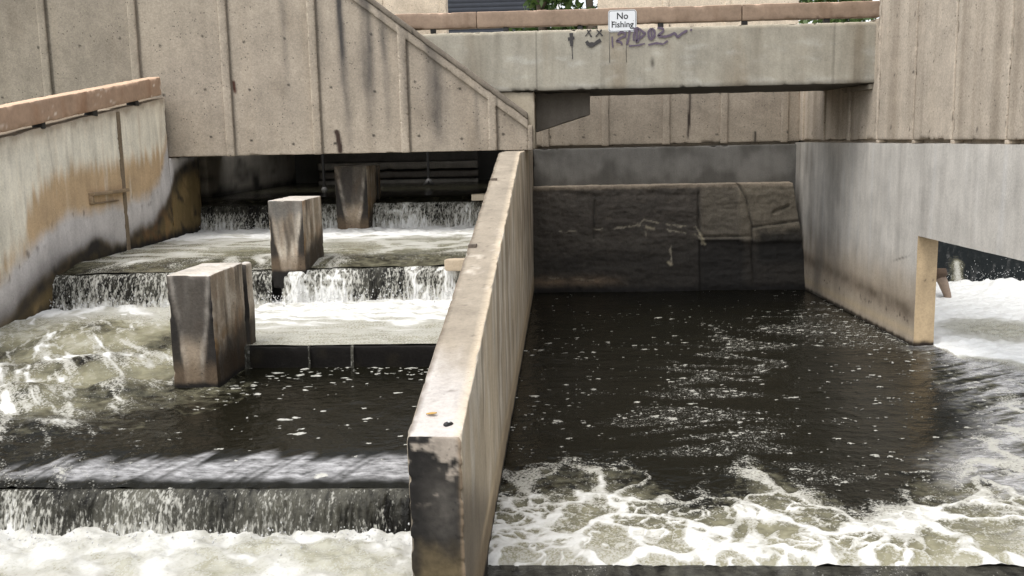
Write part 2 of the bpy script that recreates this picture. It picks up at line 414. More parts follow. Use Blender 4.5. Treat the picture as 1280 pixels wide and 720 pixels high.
# ------------------------------------------------------------------ 3 divider wall
def dw_top(y): return np.minimum(1.345 + .1695 * (y - 4.95), 2.742)
def warp_div(P):
    P = P.copy(); t = (P[:, 2] + 1.2) / (2.742 + 1.2); P[:, 2] = -1.2 + t * (dw_top(P[:, 1]) + 1.2); return P
def paint_div(P, Nn):
    X, Y, Z = P[:, 0], P[:, 1], P[:, 2]
    c = np.tile(lin(148, 138, 123), (len(P), 1)) * (1 + .16 * fbm(X * 3, Y * 3, 4, 3))[:, None]
    top = Nn[:, 2] > .5; rt = Nn[:, 0] > .5; fr = Nn[:, 1] < -.5; lf = Nn[:, 0] < -.5
    # top
    ct = mix(c, lin(190, 184, 178), .9 * (1 - ss(5.45, 6.3, Y + .5 * fbm(X * 5, Y * 2, 3, 5) + (X + .7) * 1.6)))
    ct = mix(ct, lin(200, 184, 160), .7 * ss(-.62, -.56, X))
    ct = mix(ct, lin(200, 190, 176), .7 * ss(.15, .5, fbm(X * 6, Y * 4, 4, 9)) * np.exp(-((Y - 8.2) / .9) ** 2))
    ct = mix(ct, lin(96, 84, 70), .75 * (1 - ss(-.845, -.815, X + .02 * fbm(X, Y * 9, 3, 6))))
    ct = mix(ct, lin(90, 80, 68), .6 * ss(.42, .6, fbm(X * 14, Y * 14, 2, 12)))
    c[top] = ct[top]
    # river-side face: vertical runs
    wht = lin(222, 216, 204); dk = lin(66, 60, 54); tan = lin(190, 176, 154)
    cr = np.tile(tan, (len(P), 1))
    cr = mix(cr, lin(120, 108, 96), vstreak(Y, Z, 1.1, 21, -.1, .4, .3) * .8)
    cr = mix(cr, wht, vstreak(Y, Z, 2.6, 27, -.05, .3, .9) * .9 * ss(.2, .6, Z))
    cr = mix(cr, dk, vstreak(Y, Z, 2.9, 33, .10, .42, .8) * .75 * ss(.3, .7, Z))
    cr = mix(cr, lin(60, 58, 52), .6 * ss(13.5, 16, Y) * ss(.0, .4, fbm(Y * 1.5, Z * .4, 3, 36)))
    cr = mix(cr, np.tile(tan * .92, (len(P), 1)) * (1 + .22 * fbm(Y * 1.5, Z * 2.5, 4, 37))[:, None], .45 * np.ones(len(P)))
    nz = Y - 4.95
    wet = (1 - ss(-.1, .25, Z - 1.0 + nz * .42 + .12 * fbm(Y * 2, Z * 2, 3, 38)))
    cr = mix(cr, lin(84, 76, 66), .7 * wet * (1 - ss(2.2, 3.2, nz)))
    cr = mix(cr, lin(126, 106, 76), .55 * (1 - ss(.18, .5, Z + .12 * fbm(Y * 3, Z, 3, 39))))
    cr = mix(cr, lin(186, 168, 140), .8 * np.exp(-((Z - .30) / .05) ** 2) * ss(5.6, 6.5, Y))
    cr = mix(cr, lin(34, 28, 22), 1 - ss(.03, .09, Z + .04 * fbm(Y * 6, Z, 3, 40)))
    c[rt] = cr[rt]
    # nose towards the viewer: black lichen, pale scars, brown foot
    cf = np.tile(lin(34, 32, 30), (len(P), 1))
    cf = mix(cf, lin(100, 95, 88), .6 * np.exp(-((X + .66) / .10) ** 2 - ((Z - .95) / .20) ** 2) * (.8 + .5 * fbm(X * 12, Z * 12, 3, 41)))
    cf = mix(cf, lin(96, 84, 62), 1 - ss(.55, .80, Z + .12 * fbm(X * 8, Z * 5, 4, 42)))
    cf = mix(cf, lin(30, 28, 26), .8 * (1 - ss(-.83, -.77, X + .03 * fbm(X, Z * 6, 3, 44))))
    cf = cf * (1 + .5 * fbm(X * 22, Z * 22, 3, 45))[:, None]
    sc = ss(-.04, .20, fbm(X * 9, Z * 9, 4, 46) + .55 * np.exp(-((Z - 1.3) / .13) ** 2) * (.35 + ss(-.78, -.66, X)) - .30)
    cf = mix(cf, lin(176, 164, 150), sc * .85 * ss(.9, 1.1, Z))
    cf = mix(cf, lin(140, 122, 100), .8 * ss(-.585, -.56, X + .012 * fbm(X, Z * 7, 3, 48)))
    c[fr] = cf[fr]
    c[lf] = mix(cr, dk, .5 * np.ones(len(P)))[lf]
    return c
dv = thing('divider_wall', 'long pale-topped concrete dividing wall running up between the fish ladder and the dark pool', 'concrete wall', (-.7, 5, 0))
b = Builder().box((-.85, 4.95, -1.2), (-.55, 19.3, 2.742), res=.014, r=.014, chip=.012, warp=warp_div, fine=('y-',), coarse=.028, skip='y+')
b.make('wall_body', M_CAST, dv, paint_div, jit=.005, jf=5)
for i, (y, x) in enumerate(((11.44, -.80), (8.61, -.81))):
    b = Builder().box((x - .035, y - .05, dw_top(y) - .03), (x + .04, y + .05, dw_top(y) + .022), res=.02, r=.006)
    b.make('anchor_plate', M_OLD, dv, lambda P, n: np.tile(lin(98, 88, 78), (len(P), 1)))

# small finds on the divider top
def blob_mesh(name, loc, sc, mat, seed, rot=0., flat=.3, parent=None):
    bm = bmesh.new(); bmesh.ops.create_icosphere(bm, subdivisions=3, radius=1)
    R = Matrix.Rotation(rot, 4, 'Z')
    for v in bm.verts:
        n = .18 * float(pn(np.array([v.co.x * 1.7]), np.array([v.co.y * 1.7 + v.co.z]), seed)[0])
        v.co = R @ Vector((v.co.x * sc[0] * (1 + n), v.co.y * sc[1] * (1 + n), v.co.z * sc[2]))
    me = bpy.data.meshes.new(name); bm.to_mesh(me); bm.free()
    for p in me.polygons: p.use_smooth = True
    me.materials.append(mat); o = bpy.data.objects.new(name, me); link(o, parent)
    o.location = loc
    return o
sh = thing('mussel_shell', 'small dark oval shell lying on the near end of the dividing wall', 'shell', (-.64, 5.08, dw_top(5.08)))
blob_mesh('shell_body', (0, 0, .006), (.030, .016, .014), M_BLACK, 3, .6, parent=sh)
blob_mesh('shell_scar', (.006, .0, .017), (.010, .006, .0045), simple('shell_white', (.5, .5, .48)), 4, .6, parent=sh)
# yellow leaf: thin curled blade
lf_V = []; nn = 9
for i in range(nn):
    t = i / (nn - 1); w = .017 * math.sin(math.pi * min(1, t * .94 + .03)) ** .8
    for sgn in (-1, 0, 1):
        lf_V.append((-.745 + (t - .5) * .06, 5.2 + sgn * w + .004 * math.sin(t * 5), float(dw_top(5.2)) + .006 + .008 * t * t + .006 * abs(sgn)))
o = mesh('fallen_leaf', lf_V, quads(nn, 3), simple('yellow_leaf', (.50, .30, .07), .6, .3, 60))
sol = o.modifiers.new('s', 'SOLIDIFY'); sol.thickness = .0012
tag(o, 'small yellow fallen leaf on the near end of the dividing wall', 'leaf')

# ------------------------------------------------------------------ 4 right wall with opening
def rwx(y): return 4.79 + (13.19 - y) * .042
def warp_rw(P):
    P = P.copy(); P[:, 0] += (13.19 - P[:, 1]) * .042; return P
def paint_rw(P, Nn):
    Y, Z = P[:, 1], P[:, 2]
    c = np.tile(lin(196, 191, 182), (len(P), 1)) * (1 + .14 * fbm(Y * 1.2, Z * 1.2, 4, 51))[:, None]
    c = mix(c, lin(146, 140, 132), vstreak(Y, Z, 3., 53, .0, .55, .35) * .6)
    c = mix(c, lin(200, 198, 194), vstreak(Y, Z, 5., 55, .1, .6, .3) * .5)
    low = 1 - ss(.55, 1.35, Z + .12 * fbm(Y * 2, Z * 2, 3, 57))
    c = mix(c, lin(166, 150, 128), low * .8 * (Y > 13.0))
    tide = np.exp(-((Z - (.44 + .03 * (Y - 13))) / .14) ** 2) * (Y > 13.16)
    c = mix(c, lin(84, 72, 58), np.clip(tide * (.62 + .5 * fbm(Y * 3, Z * 5, 4, 59)), 0, .9))
    sp = ss(.2, .4, fbm(Y * 10, Z * 14, 3, 61)) * np.exp(-((Z - .33) / .05) ** 2) * (Y > 13.16)
    c = mix(c, lin(52, 42, 34), .8 * sp)
    c = mix(c, lin(186, 168, 138), .6 * np.exp(-((Z - .17) / .06) ** 2))
    c = mix(c, lin(40, 32, 24), 1 - ss(.02, .08, Z + .03 * fbm(Y * 7, Z, 3, 63)))
    c = mix(c, lin(92, 88, 82), .55 * ss(15.3, 17.5, Y) * ss(-.2, .4, fbm(Y * 1.4, Z * .5, 3, 65)))
    crack = np.exp(-((Z - 1.22 + .25 * (Y - 13.4)) / .012) ** 2) * np.exp(-((Y - 13.7) / .25) ** 2)
    c = mix(c, lin(70, 64, 58), .7 * crack)
    e = (Nn[:, 1] < -.5) & (Y < 13.4) & (Y > 13)
    ce = np.tile(lin(182, 160, 128), (len(P), 1)) * (1 + .14 * fbm(P[:, 0] * 6, Z * 4, 4, 67))[:, None]
    ce = mix(ce, lin(96, 84, 70), .9 * np.exp(-((Z - .91) / .014) ** 2) * ss(-.1, .2, fbm(P[:, 0] * 18, Z * 2, 2, 68)))
    ce = mix(ce, lin(36, 28, 22), 1 - ss(.03, .10, Z + .03 * fbm(P[:, 0] * 9, Z, 3, 69)))
    c[e] = ce[e]
    return c
rw = thing('flood_wall', 'tall right-hand concrete wall, ribbed above and smooth below, with an opening beside its pier foot', 'concrete wall', (4.9, 13, 0))
b = Builder()
ys = np.concatenate([np.linspace(3.0, 13.15, 330), np.linspace(13.15, 19.3, 240)[1:]]); zs = np.concatenate([np.linspace(-1.2, 1.52, 100), np.linspace(1.52, 2.75, 48)[1:]])
for xx, flip in ((4.79, True), (5.06, False)):
    gy, gz = np.meshgrid(ys, zs, indexing='ij'); P = warp_rw(np.stack([np.full(gy.size, xx), gy.ravel(), gz.ravel()], 1))
    n0 = b.n; b.grid(P, len(ys), len(zs), (-1 if flip else 1, 0, 0), flip=flip)
    Fq = b.F[-1]; cy = gy.ravel()[Fq - n0].mean(1); cz = gz.ravel()[Fq - n0].mean(1); b.F[-1] = Fq[~((cy < 13.15) & (cz < 1.52))]
xs_ = np.linspace(4.79, 5.06, 14)
def strip(us, vs, fn, Nn, flip):
    gu, gv = np.meshgrid(us, vs, indexing='ij'); b.grid(warp_rw(fn(gu.ravel(), gv.ravel())), len(us), len(vs), Nn, flip=flip)
strip(xs_, zs[:100], lambda u, v: np.stack([u, u * 0 + 13.15, v], 1), (0, -1, 0), False)
strip(xs_, ys[:330], lambda u, v: np.stack([u, v, u * 0 + 1.52], 1), (0, 0, -1), True)
strip(xs_, ys, lambda u, v: np.stack([u, v, u * 0 + 2.75], 1), (0, 0, 1), False)
b.box((4.79, 2.4, -1.2), (5.06, 3.2, 1.517), res=.05, r=.014, warp=warp_rw)
b.make('lower_wall', M_CAST, rw, paint_rw, jit=.005, jf=3)
def paint_up(P, Nn):
    f = paint_ribbed(71, TAN * 1.32, (), 'y')
    c = f(P, Nn)
    Y, Z = P[:, 1], P[:, 2]
    c = mix(c, c * np.array([.70, .68, .66]), .8 * vstreak(Y, Z, 2.2, 75, -.05, .35, .05))
    return c
b = Builder()
RIBY = [14.86, 13.53, 12.33, 10.98, 9.7, 8.4, 7.1, 5.8]
yy_ = sorted(RIBY) + [14.985]
yy_ = [3.0] + yy_
for y0_, y1_ in zip(yy_[:-1], yy_[1:]):
    b.box((4.815, y0_ + .016, 2.80), (5.06, y1_ - .016, 7.8), res=.03, r=.014, warp=warp_rw, fine=('x-',), coarse=.2)
b.box((4.86, 3.0, 2.81), (5.05, 14.9, 7.7), res=.3, r=.01, warp=warp_rw)
b.box((4.85, 14.93, 2.80), (5.06, 19.3, 4.6), res=.03, r=.012, warp=warp_rw, fine=('x-',), coarse=.2)
b.box((4.95, 3.0, 2.70), (5.05, 19.3, 2.81), res=.1, r=.004, warp=warp_rw)
for y in RIBY[:-1]: b.box((4.82, y - .05, 2.752), (4.95, y + .05, 2.80), res=.05, r=.01, warp=warp_rw)
for y in (16.2, 17.5, 18.8):
    b.box((4.812, y - .07, 2.785), (4.86, y + .06, 4.6), res=.035, r=.018, warp=warp_rw, skip='x+')
b.make('ribbed_panel', M_AGG, rw, paint_up, jit=.004)

# ------------------------------------------------------------------ 5 back wall
def paint_band(P, Nn):
    X, Z = P[:, 0], P[:, 2]
    c = np.tile(lin(112, 110, 106), (len(P), 1)) * (1 + .15 * fbm(X * 1.5, Z * 2, 4, 81))[:, None]
    c = mix(c, lin(80, 78, 74), .8 * ss(-.1, .4, fbm(X * 1.6, Z * 1.2, 4, 83) + .35 * (1 - ss(1.98, 2.3, Z))))
    return c
bw = thing('end_wall', 'shaded rear concrete wall with ribbed upper panels closing the dark pool', 'concrete wall', (2, 19, 2))
Builder().box((-.54, 19.0, 1.4), (4.62, 19.5, 2.72), res=.03, r=.01, fine=('y-',), coarse=.3).make('lower_band', M_CAST, bw, paint_band, jit=.004)
b = Builder().box((-.54, 19.05, 2.775), (4.62, 19.5, 4.36), res=.03, r=.01, fine=('y-',), coarse=.3)
b.box((-.54, 19.14, 2.70), (4.62, 19.45, 2.79), res=.2, r=.004)
for x in (-.3, .87, 2.05, 3.16, 4.32):
    b.box((x - .07, 19.005, 2.75), (x + .07, 19.06, 4.36), res=.035, r=.018, skip='y+')
b.make('ribbed_panel', M_AGG, bw, paint_ribbed(85, TAN * .9, [(2.50, 3.75, 2.48, 2.9, .02, 2.2, (.02, .012, .01)), (3.78, 2.95, 3.78, 2.7, .02, 2., (.02, .015, .012))]), jit=.004)

# ------------------------------------------------------------------ 6 old battered stone ledge
def rock_xy(px, py):          # face coordinates: u along the ledge, v up the slope
    return -.52 + (px - 47) / 2.571 * .0151, (692 - py) / 2.571 / 133.
def seg_d(u, v, pts, sv=2.1):
    d = np.full(u.shape, 9.)
    for (a, b_), (c_, e) in zip(pts[:-1], pts[1:]):
        ax, ay, bx, by = a, b_ * sv, c_, e * sv
        t = np.clip(((u - ax) * (bx - ax) + (v * sv - ay) * (by - ay)) / ((bx - ax) ** 2 + (by - ay) ** 2 + 1e-9), 0, 1)
        d = np.minimum(d, np.hypot(u - ax - t * (bx - ax), v * sv - ay - t * (by - ay)))
    return d
WCR = [[(80, 500), (160, 494), (240, 490), (310, 489), (390, 478), (405, 462), (440, 470), (500, 482), (570, 490), (590, 512), (600, 545)], [(480, 495), (520, 505), (575, 512), (592, 545)], [(405, 478), (412, 540)], [(490, 545), (487, 610)], [(50, 640), (240, 655)]]
JNT = [[(582, 380), (582, 500), (592, 520), (745, 520)], [(705, 345), (735, 400), (750, 490), (750, 560), (755, 660)], [(755, 490), (830, 482), (915, 470)], [(592, 520), (600, 560)], [(245, 400), (240, 520)], [(820, 445), (870, 425)]]
def paint_rock(P, Nn, uv=None):
    X, Z = P[:, 0], P[:, 2]
    u = X; v = Z / 2.0
    c = np.tile(lin(68, 63, 57), (len(P), 1)) * (1 + .3 * fbm(X * 1.5, Z * 3, 5, 91))[:, None]
    c = mix(c, lin(70, 66, 60), .8 * ss(-.1, .4, fbm(X * .8, Z * 5, 4, 93)) * (1 - .8 * ss(.84, .95, v)))
    c = mix(c, lin(48, 44, 40), .55 * ss(.15, .5, fbm(X * 2.5, Z * 11, 5, 94))); c = mix(c, lin(104, 96, 84), .4 * ss(.2, .55, fbm(X * 6, Z * 9, 5, 96)))
    right = ss(2.6, 2.7, X + .15 * ss(.5, .0, v))
    c = mix(c, lin(122, 114, 100), right * .45 * ss(.45, .5, v))
    c = mix(c, lin(112, 104, 90), .65 * ss(3.35, 3.4, X) * ss(.42, .5, v + .06 * fbm(X * 6, Z * 6, 3, 95)))
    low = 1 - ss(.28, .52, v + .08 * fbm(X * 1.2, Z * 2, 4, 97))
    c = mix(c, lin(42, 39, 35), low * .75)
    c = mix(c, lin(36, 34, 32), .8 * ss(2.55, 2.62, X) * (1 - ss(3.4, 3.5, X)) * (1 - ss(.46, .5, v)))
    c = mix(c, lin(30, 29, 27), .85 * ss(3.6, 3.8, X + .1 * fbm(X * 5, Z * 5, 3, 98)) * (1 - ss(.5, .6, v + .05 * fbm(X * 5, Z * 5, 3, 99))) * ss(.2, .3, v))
    c = mix(c, lin(128, 108, 86), .7 * np.exp(-((v - .10) / .05) ** 2) * (1 - ss(.6, 1.4, X)) * (.6 + .6 * fbm(X * 5, Z * 12, 3, 100)))
    c = mix(c, lin(140, 128, 112), .75 * ss(.955, .985, v + .015 * fbm(X * 6, Z * 3, 3, 101)))
    for i, pl in enumerate(JNT):
        pts = [rock_xy(*q) for q in pl]
        d = seg_d(u + .02 * fbm(X * 9, Z * 9, 3, 103), v + .006 * fbm(X * 9, Z * 9, 3, 104), pts)
        c = mix(c, lin(34, 32, 29), .7 * (1 - ss(.006, .022, d)) * ss(-.35, .1, fbm(X * 5, Z * 5, 3, 102)))
    for i, pl in enumerate(WCR):
        pts = [rock_xy(*q) for q in pl]
        d = seg_d(u + .04 * fbm(X * 8, Z * 8, 3, 105), v + .02 * fbm(X * 8, Z * 8, 3, 106), pts)
        k = (1 - ss(.004, .024, d + .016 * fbm(X * 20, Z * 20, 2, 107))) * ss(-.25, .15, fbm(X * 4, Z * 4, 3, 110))
        if i == 4: k = k * .45
        c = mix(c, lin(176, 168, 148), .55 * k)
    d = np.minimum(seg_d(u, v, [rock_xy(480, 600), rock_xy(490, 608)]), seg_d(u, v, [rock_xy(585, 512), rock_xy(598, 545)]))
    d = np.minimum(d, seg_d(u, v, [rock_xy(412, 485), rock_xy(435, 492)]))
    c = mix(c, lin(186, 176, 150), .6 * (1 - ss(.005, .04, d + .03 * fbm(X * 14, Z * 14, 3, 108))))
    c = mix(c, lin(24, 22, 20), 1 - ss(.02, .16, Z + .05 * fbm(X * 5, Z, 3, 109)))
    return c
nu, nv = 300, 150
uu, vv = np.meshgrid(np.linspace(0, 1, nu), np.linspace(-.35, 1.22, nv), indexing='ij'); uu = uu.ravel(); vv = vv.ravel()
vs = np.clip(vv, -.35, 1)
xr = 4.66 - .27 * np.clip(vs, 0, 1)
X = -.56 + (xr + .56) * uu
Yf = 18.2 + .42 * vs; Zf = 2.0 * vs
rough = .035 * fbm(X * 1.3, Zf * 3.0, 5, 111) + .018 * fbm(X * 7, Zf * 9, 4, 113) + .008 * ridge(X * 1.2, Zf * 8, 3, 114)
for pl in JNT: rough = rough + .035 * (1 - ss(.0, .045, seg_d(X, vs, [rock_xy(*q) for q in pl])))
rough = rough + .05 * ss(3.35, 3.40, X) * ss(.42, .46, vs) * -1 + .04 * ss(2.6, 2.63, X) * (1 - ss(3.35, 3.4, X)) * (1 - ss(.455, .47, vs))
Yf = Yf + rough
k = vv > 1; Yf[k] = 18.62 + (vv[k] - 1) / .22 * .42; Zf[k] = 2.0 + .02 * fbm(X[k] * 4, vv[k] * 30, 3, 115)
P = np.stack([X, Yf, Zf], 1)
V = [P]; F = [quads(nu, nv)]
# right flank so the ledge is a solid block
fl = P.reshape(nu, nv, 3)[-1]; back = fl.copy(); back[:, 1] = 19.04
V.append(np.concatenate([fl, back])); F.append(np.stack([np.arange(nv - 1), np.arange(nv - 1) + nv, np.arange(1, nv) + nv, np.arange(1, nv)], 1) + nu * nv)
V = np.concatenate(V)
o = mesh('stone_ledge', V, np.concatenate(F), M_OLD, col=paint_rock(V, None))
tag(o, 'old cracked battered stone ledge with white seepage lines at the back of the dark pool', 'stone ledge')

# ------------------------------------------------------------------ 7 footbridge, rails, sign
fb = thing('footbridge', 'pale concrete footbridge beam with small scrawled graffiti spanning the dark pool', 'footbridge', (1.5, 15.15, 3.65))
def paint_beam(P, Nn):
    X, Z = P[:, 0], P[:, 2]
    c = np.tile(lin(156, 151, 138), (len(P), 1)) * (1 + .14 * fbm(X * 1.6, Z * 2.2, 4, 121))[:, None]
    c = mix(c, lin(128, 116, 98), vstreak(X, Z, 1.7, 123, .0, .5, .25) * .7)
    c = mix(c, lin(186, 184, 176), .4 * ss(.0, .5, fbm(X * 2.2, Z * 5, 4, 125)) * (1 - ss(4.25, 4.4, Z)))
    c = mix(c, lin(90, 84, 74), vstreak(X, Z, 6., 127, .3, .6, .15) * .6)
    for xs, w, kk in ((-1.25, .16, .55), (-.95, .06, .4), (2.98, .12, .5), (4.5, .3, .35), (-.1, .05, .3)):
        c = mix(c, lin(92, 82, 66), kk * np.exp(-((X - xs + .06 * fbm(X, Z * 3, 3, 129)) / w) ** 2) * (.6 + .6 * fbm(X * 6, Z * 1, 3, 131)))
    c = mix(c, lin(196, 186, 166), .6 * ss(4.50, 4.545, Z))
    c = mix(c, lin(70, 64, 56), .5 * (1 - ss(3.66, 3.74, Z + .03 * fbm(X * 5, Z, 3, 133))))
    for xs in (-.36, 4.15): c = mix(c, lin(86, 80, 70), .6 * np.exp(-((X - xs) / .008) ** 2))
    c = mix(c, lin(48, 44, 40), .8 * np.exp(-((X - 1.42) / .03) ** 2 - ((Z - 4.03) / .08) ** 2))
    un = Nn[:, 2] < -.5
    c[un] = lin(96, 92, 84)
    return c
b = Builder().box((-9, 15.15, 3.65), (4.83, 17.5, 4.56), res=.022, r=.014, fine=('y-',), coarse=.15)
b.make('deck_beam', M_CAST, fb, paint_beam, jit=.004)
b = Builder().box((-1.7, 15.2, 2.76), (-.40, 16.1, 3.647), res=.06, r=.012)
b.make('bearing_block', M_CAST, fb, lambda P, n: np.tile(lin(166, 156, 138), (len(P), 1)))
def warp_h(P):
    P = P.copy(); t = (P[:, 2] - 3.0) / .645; zb = 3.02 + (P[:, 0] + .42) * .30; P[:, 2] = zb + t * (3.645 - zb); return P
b = Builder().box((-.398, 15.75, 3.0), (.48, 16.35, 3.645), res=.06, r=.012, warp=warp_h)
b.make('haunch', M_CAST, fb, lambda P, n: np.tile(lin(112, 106, 98), (len(P), 1)) * (1 + .2 * fbm(P[:, 0] * 2, P[:, 2] * 3, 4, 137))[:, None], jit=.004)
b = Builder().box((4.70, 15.2, 3.56), (4.83, 17.3, 3.645), res=.06, r=.012)
b.make('bearing_ledge', M_CAST, fb, lambda P, n: np.tile(lin(150, 142, 128), (len(P), 1)))

# graffiti strokes, flat paint on the beam face (gx, gy in the mark's own units)
def gpt(zx, zy):
    sx, sy = 700 + zx / 7.11, 25 + zy / 7.11
    return .013 + (sx - 700) * .01238, 4.418 + (50 - sy) * .01245 + (sx - 700) * .00028
def strokes(name, lines, mat, parent, yf):
    V = []; F = []; n = 0
    for w, pts in lines:
        P = np.array([gpt(*p) for p in pts]); Q = []
        for i in range(len(P) - 1):
            m = max(2, int(np.hypot(*(P[i + 1] - P[i])) / .012))
            for t in np.linspace(0, 1, m, endpoint=False): Q.append(P[i] + (P[i + 1] - P[i]) * t)
        Q.append(P[-1]); Q = np.array(Q)
        if len(Q) > 5:
            K = np.array([.25, .5, .25])
            for _ in range(2): Q[1:-1] = np.stack([np.convolve(Q[:, 0], K, 'valid'), np.convolve(Q[:, 1], K, 'valid')], 1)
        T = np.gradient(Q, axis=0); T /= np.linalg.norm(T, axis=1, keepdims=True) + 1e-9
        nr = np.stack([-T[:, 1], T[:, 0]], 1); ww = w * .0018 * (1 + .35 * pn(np.arange(len(Q)) * .3, Q[:, 0] * 9, 5))[:, None]
        L = Q + nr * ww; R_ = Q - nr * ww
        A = np.zeros((len(Q), 2, 3)); A[:, 0, 0] = L[:, 0]; A[:, 0, 2] = L[:, 1]; A[:, 1, 0] = R_[:, 0]; A[:, 1, 2] = R_[:, 1]; A[:, :, 1] = yf
        V.append(A.reshape(-1, 3)); F.append(quads(len(Q), 2, n)); n += 2 * len(Q); yf -= .0006
    return mesh(name, np.concatenate(V), np.concatenate(F), mat, parent, smooth=False)
M_SPRAY = simple('purple_spray', (.11, .085, .12), .8, .4, 40); M_BSPRAY = simple('black_spray', (.045, .042, .042), .8, .35, 40)
tagl = [(6, [(455, 175), (458, 240), (462, 272)]), (9, [(505, 165), (530, 140), (570, 150), (575, 175), (530, 190), (490, 218), (535, 225), (540, 250)]),
        (8, [(610, 130), (600, 190), (585, 250)]), (8, [(660, 125), (640, 180), (645, 220)]), (10, [(670, 110), (700, 130), (745, 165), (700, 200), (665, 235), (670, 170), (675, 115)]),
        (8, [(640, 120), (680, 112)]), (10, [(800, 122), (770, 150), (775, 200), (800, 218), (825, 190), (825, 145), (800, 122)]), (8, [(798, 145), (800, 200)]),
        (10, [(850, 120), (900, 130), (905, 150), (850, 190), (915, 200), (960, 190), (1000, 170), (1025, 210), (1060, 180), (1110, 155)]), (10, [(1135, 150), (1150, 155)]),
        (7, [(600, 262), (680, 262), (740, 248)]), (8, [(770, 262), (840, 250), (900, 262), (940, 235)]), (6, [(700, 150), (690, 200)])]
strokes('graffiti', tagl, M_SPRAY, fb, 15.141)
blk = [(13, [(97, 128), (100, 240)]), (13, [(68, 180), (125, 170)]), (3, [(103, 240), (106, 350)]), (5, [(270, 108), (220, 162)]), (5, [(238, 108), (275, 170)]), (6, [(365, 112), (312, 170)]), (6, [(320, 112), (372, 165)]),
       (14, [(228, 205), (250, 232), (300, 232), (355, 200)]), (10, [(232, 225), (262, 248), (310, 235)])]
strokes('graffiti', blk[:3], M_BSPRAY, fb, 15.139); strokes('graffiti', blk[3:], M_BSPRAY, fb, 15.139)

# rails
def paint_rail(P, Nn):
    L = P[:, 0] + P[:, 1]
    c = np.tile(lin(168, 142, 121), (len(P), 1)) * (1 + .10 * fbm(L * 2, P[:, 2] * 6, 4, 141))[:, None]
    c = mix(c, lin(146, 110, 84), vstreak(L, P[:, 2], 3, 143, .1, .5, .8) * .6)
    c = mix(c, lin(226, 214, 200), .85 * ss(.22, .34, fbm(L * 6, P[:, 2] * 14, 4, 145)) * ss(.0, .3, fbm(L * 1.1, P[:, 2] * 2, 2, 147)))
    c[Nn[:, 2] > .5] = lin(206, 176, 150)
    return c
def paint_rail2(P, Nn):
    L = P[:, 0] + P[:, 1]
    c = np.tile(lin(144, 125, 108), (len(P), 1)) * (1 + .10 * fbm(L * 2, P[:, 2] * 6, 4, 151))[:, None]
    c = mix(c, lin(116, 96, 80), vstreak(L, P[:, 2], 3, 153, .1, .5, .8) * .7)
    c = mix(c, lin(80, 66, 58), .7 * ss(.42, .52, fbm(L * 9, P[:, 2] * 9, 3, 155)))
    c[Nn[:, 2] > .5] = lin(190, 160, 138)
    return c
r1 = thing('handrail', 'sloping salmon-painted timber rail with flaking paint along the left channel wall', 'handrail', (-6.2, 12, 3.3))
def warp_rail(P):
    P = P.copy(); P[:, 2] += .1375 * (P[:, 1] - 14.7); return P
Builder().box((-6.30, 5.0, 3.70), (-6.10, 14.72, 3.975), res=.03, r=.018, warp=warp_rail, coarse=.05).make('rail_beam', M_PAINT, r1, paint_rail, jit=.003)
for y in (8.9, 10.0, 11.3, 12.6, 13.9):
    z = lw_top(y)
    Builder().box((-6.27, y - .06, z - .02), (-6.13, y + .06, z + .085), res=.05, r=.006).make('rail_post', M_BLACK, r1)
r2 = thing('handrail', 'level brown timber rail in three lengths along the top of the footbridge beam', 'handrail', (1.5, 15.2, 4.56))
for x0, x1 in ((-9, -1.268), (-1.262, 2.765), (2.775, 4.83)):
    Builder().box((x0, 15.16, 4.625), (x1, 15.32, 4.865), res=.04, r=.014).make('rail_beam', M_PAINT, r2, paint_rail2, jit=.004, jf=3)
for x in (-1.95, -.82, .32, 1.55, 2.82, 4.05, -3.2, -4.5):
    Builder().box((x - .04, 15.18, 4.555), (x + .04, 15.30, 4.63), res=.05, r=.006).make('rail_post', M_BLACK, r2)

# sign
sg = thing('sign', 'white rectangular no fishing sign with rounded corners on the footbridge rail', 'sign', (.962, 15.14, 4.51))
def rrect(w, h, r, n=8):
    p = []
    for cx, cz, a0 in ((w / 2 - r, h / 2 - r, 0), (-w / 2 + r, h / 2 - r, 90), (-w / 2 + r, -h / 2 + r, 180), (w / 2 - r, -h / 2 + r, 270)):
        for i in range(n + 1):
            a = RAD(a0 + 90 * i / n); p.append((cx + r * math.cos(a), cz + r * math.sin(a)))
    return p
def plate(name, w, h, r, y0, y1, mat, parent, tilt=-.028):
    p = rrect(w, h, r); n = len(p); bm = bmesh.new()
    ca, sa = math.cos(tilt), math.sin(tilt)
    def q(x, z, y): return bm.verts.new((.962 + x * ca + z * sa - .0, y, 4.668 - x * sa * -1 * -1 + z * ca))
    A = [q(x, z, y0) for x, z in p]; B = [q(x, z, y1) for x, z in p]
    bm.faces.new(A); bm.faces.new(B[::-1])
    for i in range(n): bm.faces.new((A[i], B[i], B[(i + 1) % n], A[(i + 1) % n]))
    bmesh.ops.recalc_face_normals(bm, faces=bm.faces)
    for v in bm.verts: v.co -= Vector(parent.location)
    me = bpy.data.meshes.new(name); bm.to_mesh(me); bm.free(); me.materials.append(mat)
    return link(bpy.data.objects.new(name, me), parent)
M_SW = simple('sign_white', (.72, .74, .76), .4, .05, 8); M_SK = simple('sign_black', (.015, .015, .017), .5)
plate('panel', .430, .325, .045, 15.148, 15.142, M_SW, sg, 0)
plate('border', .412, .307, .038, 15.1435, 15.1412, M_SK, sg, 0)
plate('face', .396, .291, .032, 15.1425, 15.1404, M_SW, sg, 0)
